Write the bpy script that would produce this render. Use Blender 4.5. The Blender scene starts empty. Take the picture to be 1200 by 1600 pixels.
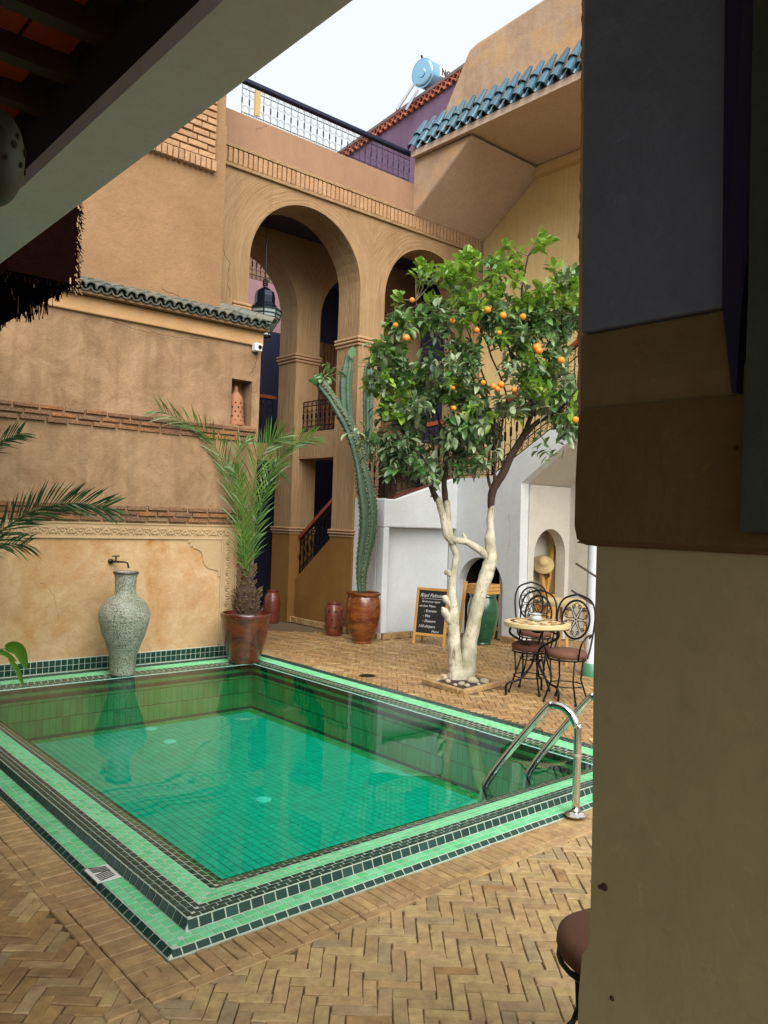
import bpy, bmesh, math, random
from math import sin, cos, pi, radians, sqrt, atan2
from mathutils import Vector, Matrix, noise
R = random.Random(7)
S = bpy.context.scene
# ------------------------------------------------------------------ camera
CX = Vector((0.75452446, 0.03196249, 0.65549313))   # world = M @ (right, down, forward)
CY = Vector((-0.65538932, -0.01508555, 0.75514056))
CZ = Vector((0.03402465, -0.99937522, 0.00956546))
M3 = Matrix((CX, CY, CZ))
H = 1.6
F = 1251.0
EYE = Vector((0, 0, H))
cam_d = bpy.data.cameras.new('camera'); cam = bpy.data.objects.new('camera', cam_d)
S.collection.objects.link(cam); S.camera = cam
right, down, fwd = M3.col[0].copy(), M3.col[1].copy(), M3.col[2].copy()
rm = Matrix((right, -down, -fwd)).transposed().to_4x4()
cam.matrix_world = Matrix.Translation(EYE) @ rm
cam_d.sensor_fit = 'VERTICAL'; cam_d.sensor_height = 32.0; cam_d.lens = 32.0 * F / 1600
cam_d.clip_start = 0.02; cam_d.clip_end = 500
# ------------------------------------------------------------------ sky, sun, exposure
SUNV = Vector((-0.34, -0.66, 0.68)).normalized()
w = bpy.data.worlds.new('World'); S.world = w; w.use_nodes = True
nt = w.node_tree; nt.nodes.clear()
sky = nt.nodes.new('ShaderNodeTexSky'); sky.sky_type = 'NISHITA'; sky.sun_disc = False
sky.sun_elevation = math.asin(SUNV.z); sky.sun_rotation = atan2(SUNV.x, SUNV.y)
sky.dust_density = 3.0
mx = nt.nodes.new('ShaderNodeMix'); mx.data_type = 'RGBA'; mx.inputs[0].default_value = 0.93
mx.inputs[7].default_value = (2.95, 3.05, 3.02, 1)       # even cloud sheet over the clear sky
bg = nt.nodes.new('ShaderNodeBackground'); bg.inputs[1].default_value = 0.07
ow = nt.nodes.new('ShaderNodeOutputWorld')
nt.links.new(sky.outputs[0], mx.inputs[6]); nt.links.new(mx.outputs[2], bg.inputs[0]); nt.links.new(bg.outputs[0], ow.inputs[0])
sd = bpy.data.lights.new('sun', 'SUN'); sd.energy = 1.5; sd.angle = radians(60); sd.color = (1, 0.97, 0.92)
sun = bpy.data.objects.new('sun', sd); S.collection.objects.link(sun)
sun.rotation_euler = SUNV.to_track_quat('Z', 'Y').to_euler(); sun.location = (0, 0, 12)
S.view_settings.view_transform = 'Standard'; S.view_settings.look = 'None'
S.view_settings.gamma = 1; S.view_settings.use_curve_mapping = False
S.view_settings.exposure = 2.25
S.cycles.max_bounces = 8; S.cycles.transparent_max_bounces = 12
S.cycles.diffuse_bounces = 5

# ------------------------------------------------------------------ helpers
def lin(c):
    c = c / 255.0
    return c / 12.92 if c <= 0.04045 else ((c + 0.055) / 1.055) ** 2.4
def rgb(r, g, b): return (lin(r), lin(g), lin(b), 1)
def at(px, py, d):                       # a point at depth d (metres) seen at picture position px, py
    return EYE + M3 @ Vector(((px - 600) * d / F, (py - 800) * d / F, d))
def on(px, py, ax, val):
    v = M3 @ Vector((px - 600, py - 800, F)); t = (val - EYE[ax]) / v[ax]
    return EYE + v * t
def proj(p):
    q = M3.transposed() @ (Vector(p) - EYE)
    return (600 + F * q.x / q.z, 800 + F * q.y / q.z, q.z) if q.z > 0.05 else (9e9, 9e9, q.z)

class N:                                  # small node-tree helper
    def __init__(s, name, rough=0.8, metal=0.0, spec=0.5):
        s.m = bpy.data.materials.new(name); s.m.use_nodes = True
        s.t = s.m.node_tree; s.b = s.t.nodes['Principled BSDF']
        s.b.inputs['Roughness'].default_value = rough; s.b.inputs['Metallic'].default_value = metal
        s.b.inputs['Specular IOR Level'].default_value = spec
        s.tc = s.t.nodes.new('ShaderNodeTexCoord')
    def new(s, k, **kw):
        n = s.t.nodes.new(k)
        for a, v in kw.items(): setattr(n, a, v)
        return n
    def L(s, a, b): s.t.links.new(a, b)
    def geo(s): return s.new('ShaderNodeNewGeometry').outputs['Position']
    def vec(s, sc=(1, 1, 1), src=None):
        m = s.new('ShaderNodeMapping'); m.inputs['Scale'].default_value = sc
        s.L(src or s.geo(), m.inputs[0]); return m.outputs[0]
    def noise(s, scale, detail=4, rough=0.55, v=None, dist=0.0):
        n = s.new('ShaderNodeTexNoise'); n.inputs['Scale'].default_value = scale
        n.inputs['Detail'].default_value = detail; n.inputs['Roughness'].default_value = rough
        n.inputs['Distortion'].default_value = dist
        s.L(v or s.geo(), n.inputs['Vector']); return n.outputs['Fac']
    def ramp(s, f, a, b, c0=(0, 0, 0, 1), c1=(1, 1, 1, 1)):
        r = s.new('ShaderNodeValToRGB'); r.color_ramp.elements[0].position = a; r.color_ramp.elements[1].position = b
        r.color_ramp.elements[0].color = c0; r.color_ramp.elements[1].color = c1
        s.L(f, r.inputs[0]); return r.outputs[0]
    def mix(s, f, a, b, mode='MIX'):
        m = s.new('ShaderNodeMix'); m.data_type = 'RGBA'; m.blend_type = mode
        for i, x in ((0, f), (6, a), (7, b)):
            if isinstance(x, (int, float)): m.inputs[i].default_value = x
            elif isinstance(x, tuple): m.inputs[i].default_value = x
            else: s.L(x, m.inputs[i])
        return m.outputs[2]
    def math(s, op, a, b=0.0, c=None):
        m = s.new('ShaderNodeMath'); m.operation = op
        for i, x in enumerate((a, b) if c is None else (a, b, c)):
            if isinstance(x, (int, float)): m.inputs[i].default_value = x
            else: s.L(x, m.inputs[i])
        return m.outputs[0]
    def tint(s):                           # per-piece random value: mesh attribute + object random
        a = s.new('ShaderNodeAttribute'); a.attribute_name = 'tint'
        o = s.new('ShaderNodeObjectInfo')
        return s.math('FRACT', s.math('ADD', a.outputs['Fac'], o.outputs['Random']))
    def base(s, c): 
        if isinstance(c, tuple): s.b.inputs['Base Color'].default_value = c
        else: s.L(c, s.b.inputs['Base Color'])
    def bump(s, h, strength=0.3, dist=0.01, prev=None):
        b = s.new('ShaderNodeBump'); b.inputs['Strength'].default_value = strength; b.inputs['Distance'].default_value = dist
        s.L(h, b.inputs['Height'])
        if prev: s.L(prev, b.inputs['Normal'])
        s.L(b.outputs[0], s.b.inputs['Normal']); return b.outputs[0]

def des(c, k=0.13, g=0.92):
    l = .3 * c[0] + .59 * c[1] + .11 * c[2]
    return tuple((x * (1 - k) + l * k) * g for x in c[:3]) + (1,)
def mul(c, k): return tuple(x * k for x in c[:3]) + (1,)
def plaster(name, c0, c1, c2, streak=0.5, fine=0.25, comb=0.0, rough=0.9, stain=None, scale=1.0, pits=0.0):
    c0, c1, c2 = des(c0), des(c1), des(c2)
    n = N(name, rough, spec=0.2)
    a = n.ramp(n.noise(0.9 * scale, 6, 0.62, dist=0.6), 0.32, 0.68)
    b = n.ramp(n.noise(3.5 * scale, 8, 0.7, dist=1.0), 0.35, 0.75)
    col = n.mix(a, tuple(x * .86 for x in c0[:3]) + (1,), c1)
    col = n.mix(n.math('MULTIPLY', b, 0.75), col, c2)
    g2 = n.ramp(n.noise(11 * scale, 7, 0.75, dist=1.5), 0.35, 0.7)
    col = n.mix(n.math('MULTIPLY', g2, 0.22), col, tuple(x * 0.62 for x in c0[:3]) + (1,))
    g3 = n.ramp(n.noise(27 * scale, 6, 0.8, dist=0.8), 0.52, 0.75)
    col = n.mix(n.math('MULTIPLY', g3, 0.30), col, tuple(x * 0.50 for x in c0[:3]) + (1,))
    g4 = n.ramp(n.noise(15 * scale, 7, 0.8, dist=2.2), 0.58, 0.70)
    col = n.mix(n.math('MULTIPLY', g4, 0.30), col, tuple(min(.8, x * 1.6) for x in c2[:3]) + (1,))
    if comb:
        cmb = n.ramp(n.noise(1, 4, 0.6, n.vec((30, 30, 1.6))), 0.38, 0.7)
        col = n.mix(n.math('MULTIPLY', cmb, 0.38 * comb), col, tuple(x * 0.55 for x in c0[:3]) + (1,))
    st = n.ramp(n.noise(2.2, 5, 0.6, n.vec((3.2, 3.2, 0.28))), 0.46, 0.74)
    col = n.mix(n.math('MULTIPLY', st, streak * 0.55), col, tuple(x * 0.55 for x in c0[:3]) + (1,))
    if stain:
        s = n.ramp(n.noise(1.15, 7, 0.7, dist=1.0), 0.47, 0.66)
        s2 = n.math('ADD', n.math('MULTIPLY', n.ramp(n.noise(9, 6, 0.7), 0.35, 0.65), .6), .4)
        col = n.mix(n.math('MULTIPLY', n.math('MULTIPLY', s, s2), 0.95), col, stain)
    if pits:
        p = n.ramp(n.noise(38, 3, 0.6), 0.66, 0.72)
        q = n.ramp(n.noise(2.3, 2, 0.5), 0.5, 0.6)
        col = n.mix(n.math('MULTIPLY', n.math('MULTIPLY', p, q), pits), col, tuple(x * 0.45 for x in c0[:3]) + (1,))
    n.base(col)
    pb = n.bump(n.noise(5, 8, 0.6), fine, 0.03)
    pb = n.bump(n.noise(45, 5, 0.65), fine * 1.2, 0.008, pb)
    if comb: n.bump(cmb, -comb, 0.02, pb)
    return n.m
def simple(name, c, rough=0.5, metal=0, var=0.25, scale=12, bump=0.1, c2=None, spec=0.5, bscale=None, bdist=0.005):
    n = N(name, rough, metal, spec)
    c2 = c2 or tuple(x * (1 - var) for x in c[:3]) + (1,)
    n.base(n.mix(n.noise(scale, 6, 0.6), c, c2))
    if bump: n.bump(n.noise(bscale or scale * 4, 5, 0.6), bump, bdist)
    return n.m
def tinted(name, cols, rough=0.8, scale=25, dirt=0.35, bump=0.3, spec=0.4, coat=0.0, bdist=0.004, dcol=None, big=0.0):
    n = N(name, rough, spec=spec)
    r = n.new('ShaderNodeValToRGB'); r.color_ramp.interpolation = 'LINEAR'
    e = r.color_ramp.elements
    while len(e) < len(cols): e.new(0.5)
    for i, c in enumerate(cols): e[i].position = i / max(1, len(cols) - 1); e[i].color = c
    n.L(n.tint(), r.inputs[0])
    d = n.ramp(n.noise(scale, 6, 0.65), 0.35, 0.75)
    dc = dcol or tuple(x * 0.4 for x in cols[0][:3]) + (1,)
    colr = n.mix(n.math('MULTIPLY', d, dirt), r.outputs[0], dc)
    if big: colr = n.mix(n.math('MULTIPLY', n.ramp(n.noise(1.1, 5, 0.65, dist=.8), 0.38, 0.66), big), colr, n.mix(1.0, colr, (.62, .55, .48, 1), 'MULTIPLY'))
    n.base(colr)
    if coat: n.b.inputs['Coat Weight'].default_value = coat; n.b.inputs['Coat Roughness'].default_value = 0.12
    if bump: n.bump(n.noise(scale * 2.5, 5, 0.6), bump, bdist)
    return n.m

# ---- materials
MT = {}
EARTH = plaster('earth_plaster', rgb(128, 95, 64), rgb(150, 114, 78), rgb(176, 143, 106), 0.85, 0.45, pits=0.5)
EARTH_UP = plaster('earth_plaster_upper', rgb(142, 106, 68), rgb(155, 119, 79), rgb(148, 112, 73), 0.15, 0.45, pits=0.8)
PARAPET = plaster('rose_plaster', rgb(148, 112, 84), rgb(160, 122, 93), rgb(154, 117, 88), 0.3, 0.15)
PANEL = plaster('fountain_plaster', rgb(184, 144, 94), rgb(194, 156, 106), rgb(208, 176, 130), 0.25, 0.45, stain=rgb(156, 104, 44), scale=1.3)
CARVED = plaster('carved_plaster', rgb(178, 146, 104), rgb(190, 160, 116), rgb(172, 140, 98), 0.2, 0.3)
OCHRE = plaster('ochre_combed', rgb(218, 182, 112), rgb(234, 198, 124), rgb(228, 196, 134), 0.2, 0.2, comb=0.6)
SOFFIT = plaster('brown_combed', rgb(212, 182, 156), rgb(220, 190, 164), rgb(202, 172, 148), 0.2, 0.2, comb=0.9)
UPPER_R = plaster('weathered_rose', rgb(166, 132, 104), rgb(176, 142, 112), rgb(190, 166, 140), 0.6, 0.3, stain=rgb(186, 146, 96))
DADO = plaster('dark_ochre_dado', rgb(134, 92, 30), rgb(148, 104, 38), rgb(124, 82, 26), 0.3, 0.2, comb=0.3, rough=0.6)
WHITE = plaster('lime_white', rgb(208, 214, 220), rgb(214, 219, 222), rgb(202, 203, 198), 0.12, 0.18, rough=0.75)
CREAM = plaster('lime_cream', rgb(200, 196, 182), rgb(206, 202, 188), rgb(192, 186, 170), 0.12, 0.18, rough=0.75)
PILL = plaster('olive_grey_paint', rgb(166, 155, 106), rgb(172, 161, 112), rgb(158, 147, 100), 0.3, 0.10, rough=0.6)
BASEM = plaster('umber_base_paint', rgb(106, 84, 38), rgb(98, 76, 34), rgb(114, 90, 44), .2, .35, rough=.6)
SLOPEM = plaster('lit_umber_slope', rgb(126, 106, 62), rgb(118, 98, 56), rgb(134, 114, 70), .2, .35, rough=.6)  # lighter than the base: light on the slope is put into the colour
UPBLK = plaster('haze_blue_umber', rgb(112, 124, 146), rgb(104, 116, 138), rgb(120, 130, 150), .2, .35, rough=.6)  # blue lens haze over the upper block is put into this colour
BLOCKM = plaster('dark_umber_paint', rgb(100, 86, 52), rgb(94, 80, 48), rgb(106, 92, 58), 0.2, 0.2, rough=0.6)
BEAMM = plaster('beam_paint', rgb(212, 226, 244), rgb(216, 230, 246), rgb(208, 222, 240), 0.05, 0.08, rough=0.6)
PURPLE = plaster('mauve_wall', rgb(118, 92, 122), rgb(128, 100, 128), rgb(112, 88, 116), 0.5, 0.2, comb=0.5)
PINK = plaster('pink_wall', rgb(150, 112, 118), rgb(158, 118, 122), rgb(142, 106, 112), 0.3, 0.2)
NAVY = simple('room_shade_blue', rgb(24, 26, 58), 0.8, var=0.3, scale=3)  # dark blue holds the shade of the dim rooms behind the arches
CEILBLUE = plaster('shaded_blue_ceiling', rgb(62, 60, 88), rgb(72, 68, 94), rgb(56, 54, 80), 0.1, 0.3, comb=0.6)  # dim blue of the shaded plaster is put into this colour

def arcade_mat():                         # comb strokes run round the arches, then straight down
    n = N('combed_arcade', 0.9, spec=0.2)
    sx = n.new('ShaderNodeSeparateXYZ'); n.L(n.geo(), sx.inputs[0])
    X, Y, Z = sx.outputs
    rs = []
    for cx, zs in ((6.085, 4.80), (8.30, 4.80)):
        dx = n.math('ABSOLUTE', n.math('SUBTRACT', X, cx)); dz = n.math('MAXIMUM', n.math('SUBTRACT', Z, zs), 0.0)
        rs.append(n.math('SQRT', n.math('ADD', n.math('MULTIPLY', dx, dx), n.math('MULTIPLY', dz, dz))))
    r = n.math('MINIMUM', rs[0], rs[1])
    wob = n.math('MULTIPLY', n.math('SUBTRACT', n.noise(2.6, 3, 0.5), 0.5), 0.09)
    cb = n.new('ShaderNodeCombineXYZ')
    n.L(n.math('MULTIPLY', n.math('ADD', r, wob), 38.0), cb.inputs[0]); n.L(n.math('MULTIPLY', Y, 38.0), cb.inputs[1])
    n.L(n.math('MULTIPLY', Z, 1.9), cb.inputs[2])
    comb = n.noise(1.0, 4, 0.6, cb.outputs[0])
    a = n.ramp(n.noise(1.1, 6, 0.6, dist=0.5), 0.3, 0.7)
    col = n.mix(a, mul(des(rgb(158, 122, 80)), .76), mul(des(rgb(176, 140, 96)), .78))
    col = n.mix(n.math('MULTIPLY', n.ramp(comb, 0.42, 0.68), 0.22), col, mul(des(rgb(214, 180, 126)), .8))
    col = n.mix(n.math('MULTIPLY', n.ramp(n.noise(2, 5, 0.6, n.vec((3, 3, 0.3))), 0.5, 0.75), 0.4), col, rgb(108, 78, 52))
    n.base(col)
    pb = n.bump(n.noise(6, 6, 0.6), 0.3, 0.03); n.bump(comb, 0.8, 0.02, pb)
    return n.m
ARC = arcade_mat()
BRICKF = tinted('paver_brick', [rgb(172, 148, 102), rgb(188, 164, 116), rgb(176, 146, 102), rgb(160, 140, 98), rgb(184, 154, 110), rgb(152, 136, 102), rgb(170, 140, 100), rgb(182, 160, 108)], 0.62, 19, 0.75, 0.8, dcol=rgb(112, 90, 66), big=.55)
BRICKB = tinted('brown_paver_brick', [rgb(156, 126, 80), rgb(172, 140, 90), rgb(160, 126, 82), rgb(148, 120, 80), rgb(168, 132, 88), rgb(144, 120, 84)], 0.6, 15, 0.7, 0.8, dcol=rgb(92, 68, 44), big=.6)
BRICKE = tinted('border_brick', [rgb(164, 134, 92), rgb(178, 148, 102), rgb(166, 134, 96), rgb(180, 152, 106), rgb(156, 132, 92)], 0.55, 15, 0.75, 0.7, dcol=rgb(104, 80, 56), big=.6)
JOINT = simple('brick_joint_mortar', rgb(104, 82, 56), 0.95, var=0.4, scale=6)
BRICKW = tinted('wall_brick', [rgb(112, 78, 58), rgb(132, 96, 70), rgb(150, 100, 56), rgb(108, 78, 60), rgb(140, 110, 82)], 0.9, 16, 0.6, 1.0, bdist=0.02)
BRICKP = tinted('plastered_brick', [des(rgb(166, 124, 84)), des(rgb(182, 140, 96)), des(rgb(172, 130, 88))], 0.9, 14, 0.4, 0.8, bdist=0.012)
LIGHTT = tinted('light_green_tile', [rgb(92, 172, 122), rgb(110, 192, 140), rgb(100, 182, 126), rgb(118, 196, 148), rgb(96, 186, 120)], 0.55, 20, 0.3, 0.12, 0.12, 0.0, dcol=rgb(60, 140, 96))
DARKT = tinted('dark_green_tile', [rgb(14, 44, 38), rgb(24, 58, 50), rgb(18, 50, 40), rgb(34, 66, 58)], 0.28, 20, 0.3, 0.12, 0.35, 0.0, dcol=rgb(30, 62, 48))
WETT = tinted('olive_wet_tile', [rgb(56, 70, 46), rgb(66, 78, 52), rgb(48, 66, 46)], 0.25, 20, 0.3, 0.1)
FLOORT = tinted('pool_floor_tile', [rgb(3, 168, 152), rgb(6, 176, 160), rgb(2, 160, 146)], 0.4, 12, 0.12, 0.0, dcol=rgb(10, 160, 130))
WALLT = tinted('pool_wall_tile', [rgb(16, 138, 84), rgb(26, 150, 94), rgb(10, 126, 76)], 0.35, 12, 0.2, 0.0, dcol=rgb(40, 110, 70))
GROUT = simple('pale_grout', rgb(178, 190, 170), 0.9, var=0.25, scale=10)
GROUTD = simple('dark_pool_grout', rgb(8, 84, 70), 0.9, var=0.2, scale=10)
ROOFG = tinted('old_green_roof_tile', [rgb(72, 84, 82), rgb(96, 104, 96), rgb(120, 114, 98), rgb(84, 98, 98)], 0.4, 18, 0.6, 0.4, 0.5, dcol=rgb(52, 52, 46))
ROOFB = tinted('blue_roof_tile', [rgb(34, 72, 88), rgb(42, 84, 100), rgb(28, 62, 78)], 0.3, 18, 0.2, 0.25, 0.5, 0.3, dcol=rgb(22, 62, 82))
ROOFR = tinted('terracotta_coping', [rgb(176, 104, 80), rgb(160, 92, 74), rgb(190, 124, 98)], 0.8, 14, 0.3, 0.3)
IRON = simple('black_iron', rgb(20, 20, 22), 0.45, 0.6, 0.3, 30, 0.1)
RAILB = simple('blue_black_rail', rgb(24, 34, 58), 0.4, 0.3, 0.2, 20, 0.0)
CHROME = N('chrome', 0.12, 1.0).m; CHROME.node_tree.nodes['Principled BSDF'].inputs['Base Color'].default_value = (0.72, 0.72, 0.70, 1)
REDWOOD = simple('red_brown_wood', rgb(132, 58, 34), 0.45, 0, 0.4, 14, 0.15)
PINE = simple('pine_wood', rgb(196, 146, 74), 0.5, 0, 0.3, 9, 0.1)
DARKWOOD = simple('dark_wood', rgb(52, 34, 24), 0.7, 0, 0.4, 12, 0.3)
OLDWOOD = simple('orange_brown_board', rgb(118, 72, 44), 0.7, 0, 0.45, 10, 0.3)
CLAY = simple('terracotta', rgb(150, 98, 64), 0.75, 0, 0.3, 14, 0.2)
CLAYD = simple('dark_hole', rgb(30, 18, 14), 0.9, 0, 0.2, 14, 0)
def glazed(name, a, b, c, rough=0.22):
    n = N(name, rough); v = n.vec((2, 2, 5))
    col = n.mix(n.ramp(n.noise(2.4, 5, 0.6, v, 0.8), 0.4, 0.62), a, b)
    col = n.mix(n.ramp(n.noise(30, 4, 0.6), 0.66, 0.74), col, c)
    n.base(col); n.b.inputs['Coat Weight'].default_value = 0.5; n.b.inputs['Coat Roughness'].default_value = 0.15
    n.bump(n.noise(3, 4, 0.6, n.vec((1, 1, 22))), 0.3, 0.008)
    return n.m
REDGLAZE = glazed('red_brown_glaze', rgb(62, 22, 14), rgb(92, 44, 20), rgb(120, 80, 50))
REDGLAZE2 = glazed('orange_brown_glaze', rgb(84, 32, 16), rgb(124, 72, 26), rgb(140, 96, 56))
URNM = glazed('dull_red_clay', rgb(92, 34, 20), rgb(112, 52, 26), rgb(70, 32, 22), 0.5)
GREENG = glazed('green_glaze', rgb(10, 62, 40), rgb(16, 78, 50), rgb(8, 40, 28))
def vase_mat():
    n = N('speckled_stoneware', 0.45)
    sp = n.ramp(n.noise(85, 2, 0.6), 0.50, 0.58)
    col = n.mix(n.ramp(n.noise(2.2, 3, 0.5), 0.35, 0.65), rgb(172, 172, 160), rgb(128, 134, 116))
    col = n.mix(n.math('MULTIPLY', sp, 0.85), col, rgb(66, 68, 52))
    n.base(col); n.bump(n.noise(4, 4, 0.6, n.vec((1, 1, 14))), 0.5, 0.012, n.bump(n.noise(50, 3, 0.7), 0.4, 0.004)); return n.m
VASE = vase_mat()
def bark_white():
    n = N('whitewashed_bark', 0.85, spec=0.2)
    crack = n.ramp(n.noise(7, 8, 0.8, n.vec((2.4, 2.4, 0.9)), 1.8), 0.55, 0.60)
    pat = n.ramp(n.noise(2.6, 4, 0.6), 0.40, 0.56)
    col = n.mix(n.ramp(n.noise(3.5, 5, 0.65), 0.35, 0.65), rgb(200, 194, 174), rgb(146, 140, 116))
    col = n.mix(n.math('MULTIPLY', n.math('MULTIPLY', crack, pat), 0.9), col, rgb(78, 68, 48))
    n.base(col); n.bump(crack, -0.4, 0.01, n.bump(n.noise(10, 8, 0.7, n.vec((2, 2, 0.8))), 0.8, 0.03)); return n.m
BARKW = bark_white()
BARK = simple('brown_bark', rgb(66, 50, 38), 0.95, 0, 0.5, 16, 0.8, bscale=30, bdist=0.02)
TWIG = simple('twig_bark', rgb(116, 104, 74), 0.9, 0, 0.3, 20, 0.2)
def leafmat(name, cols, rough=0.38, trans=0.25):
    n = N(name, rough); r = n.new('ShaderNodeValToRGB'); e = r.color_ramp.elements
    while len(e) < len(cols): e.new(0.5)
    for i, c in enumerate(cols): e[i].position = i / (len(cols) - 1); e[i].color = c
    n.L(n.tint(), r.inputs[0]); n.base(r.outputs[0])
    n.b.inputs['Coat Weight'].default_value = 0.15
    tr = n.new('ShaderNodeBsdfTranslucent'); n.L(r.outputs[0], tr.inputs[0])
    ms = n.new('ShaderNodeMixShader'); ms.inputs[0].default_value = trans
    out = n.t.nodes['Material Output']; n.L(n.b.outputs[0], ms.inputs[1]); n.L(tr.outputs[0], ms.inputs[2]); n.L(ms.outputs[0], out.inputs[0])
    return n.m
LEAFD = leafmat('orange_leaf', [rgb(50, 86, 44), rgb(74, 114, 56), rgb(122, 144, 98), rgb(92, 132, 62), rgb(54, 92, 52), rgb(134, 154, 106)])
LEAFG = leafmat('dusty_leaf', [rgb(128, 146, 108), rgb(80, 108, 70), rgb(158, 170, 134), rgb(100, 126, 80), rgb(60, 90, 56)])
LEAFY = leafmat('young_leaf', [rgb(120, 156, 48), rgb(92, 136, 44), rgb(150, 178, 66), rgb(76, 116, 44)], trans=0.4)
PALM = leafmat('palm_leaflet', [rgb(64, 104, 34), rgb(86, 122, 48), rgb(50, 88, 34), rgb(104, 130, 54)], trans=0.3)
PALMD = leafmat('dark_palm_leaflet', [rgb(34, 66, 36), rgb(48, 82, 44), rgb(66, 96, 52)], trans=0.2)
BROAD = leafmat('broad_leaf', [rgb(72, 122, 36), rgb(92, 140, 46)], trans=0.3)
CACT = simple('cactus_skin', rgb(78, 104, 82), 0.55, 0, 0.4, 9, 0.5, rgb(44, 68, 52), bscale=26, bdist=.02)
CACTG = simple('young_cactus_skin', rgb(52, 108, 54), 0.4, 0, 0.3, 7, 0.1)
SPINE = simple('rib_edge', rgb(134, 124, 90), 0.8, 0, 0.3, 30, 0.2)
ORANGE = simple('orange_peel', rgb(204, 108, 14), 0.45, 0, 0.12, 6, 0.3, rgb(216, 136, 26), bscale=120, bdist=0.002)
FIBRE = simple('palm_fibre', rgb(60, 44, 30), 0.95, 0, 0.5, 20, 0.8)
STONE = tinted('pale_stone', [rgb(150, 140, 116), rgb(166, 156, 132), rgb(124, 116, 98)], 0.9, 14, 0.5, 0.6)
SOIL = simple('dark_soil', rgb(52, 38, 28), 0.95, 0, 0.4, 20, 0.6)
CUSH = simple('brown_cushion', rgb(92, 56, 40), 0.85, 0, 0.2, 90, 0.3, bscale=300, bdist=0.002)
BOARD = simple('blackboard', rgb(18, 22, 26), 0.6, 0, 0.3, 8, 0.05)
CHALK = simple('chalk', rgb(225, 225, 220), 0.95, 0, 0.1, 60, 0)
PLASTIC = simple('white_plastic', rgb(205, 208, 206), 0.4, 0, 0.08, 10, 0)
BLACKP = simple('black_plastic', rgb(12, 12, 14), 0.25, 0, 0.1, 10, 0)
THATCH = simple('backlit_thatch', rgb(26, 12, 8), 1.0, 0, 0.6, 30, 0.8, bdist=0.03, spec=0.0)  # near-black brown holds the backlit shade of the thatch
STRAW = simple('straw', rgb(170, 140, 96), 0.9, 0, 0.5, 30, 0.3)
TERRA = tinted('ceiling_terracotta', [rgb(150, 56, 30), rgb(162, 66, 36), rgb(138, 50, 28)], 0.9, 12, 0.4, 0.3)
GLASS = simple('milky_lantern_glass', rgb(150, 164, 160), 0.25, 0, 0.15, 8, 0, spec=0.6)
TANK = N('blue_steel_tank', 0.22, 0.85); TANK.base(TANK.mix(TANK.ramp(TANK.noise(0.6, 1, 0.5), 0.4, 0.6), rgb(150, 196, 224), rgb(206, 222, 228))); TANK = TANK.m
COPPER = simple('tan_tank_base', rgb(196, 140, 66), 0.4, 0.3, 0.2, 6, 0.05)
BRASS = simple('aged_brass', rgb(62, 52, 40), 0.5, 0.7, 0.3, 20, 0.1)
HAT = simple('straw_hat', rgb(196, 172, 120), 0.9, 0, 0.25, 60, 0.5)
MAROON = simple('maroon_cloth', rgb(78, 26, 22), 0.9, 0, 0.3, 20, 0.2)
def water_mat():
    n = N('pool_water'); n.t.nodes.remove(n.b)
    fr = n.new('ShaderNodeFresnel'); fr.inputs[0].default_value = 1.30
    gl = n.new('ShaderNodeBsdfGlossy'); gl.inputs['Roughness'].default_value = 0.0
    tr = n.new('ShaderNodeBsdfTransparent'); tr.inputs[0].default_value = (0.56, 0.96, 0.82, 1)
    ms = n.new('ShaderNodeMixShader'); out = n.t.nodes['Material Output']
    bp = n.new('ShaderNodeBump'); bp.inputs['Strength'].default_value = 0.12; bp.inputs['Distance'].default_value = 0.02
    n.L(n.noise(2.2, 2, 0.4), bp.inputs['Height']); n.L(bp.outputs[0], gl.inputs['Normal']); n.L(bp.outputs[0], fr.inputs['Normal'])
    n.L(fr.outputs[0], ms.inputs[0]); n.L(tr.outputs[0], ms.inputs[1]); n.L(gl.outputs[0], ms.inputs[2]); n.L(ms.outputs[0], out.inputs[0])
    return n.m
WATER = water_mat()

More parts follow.
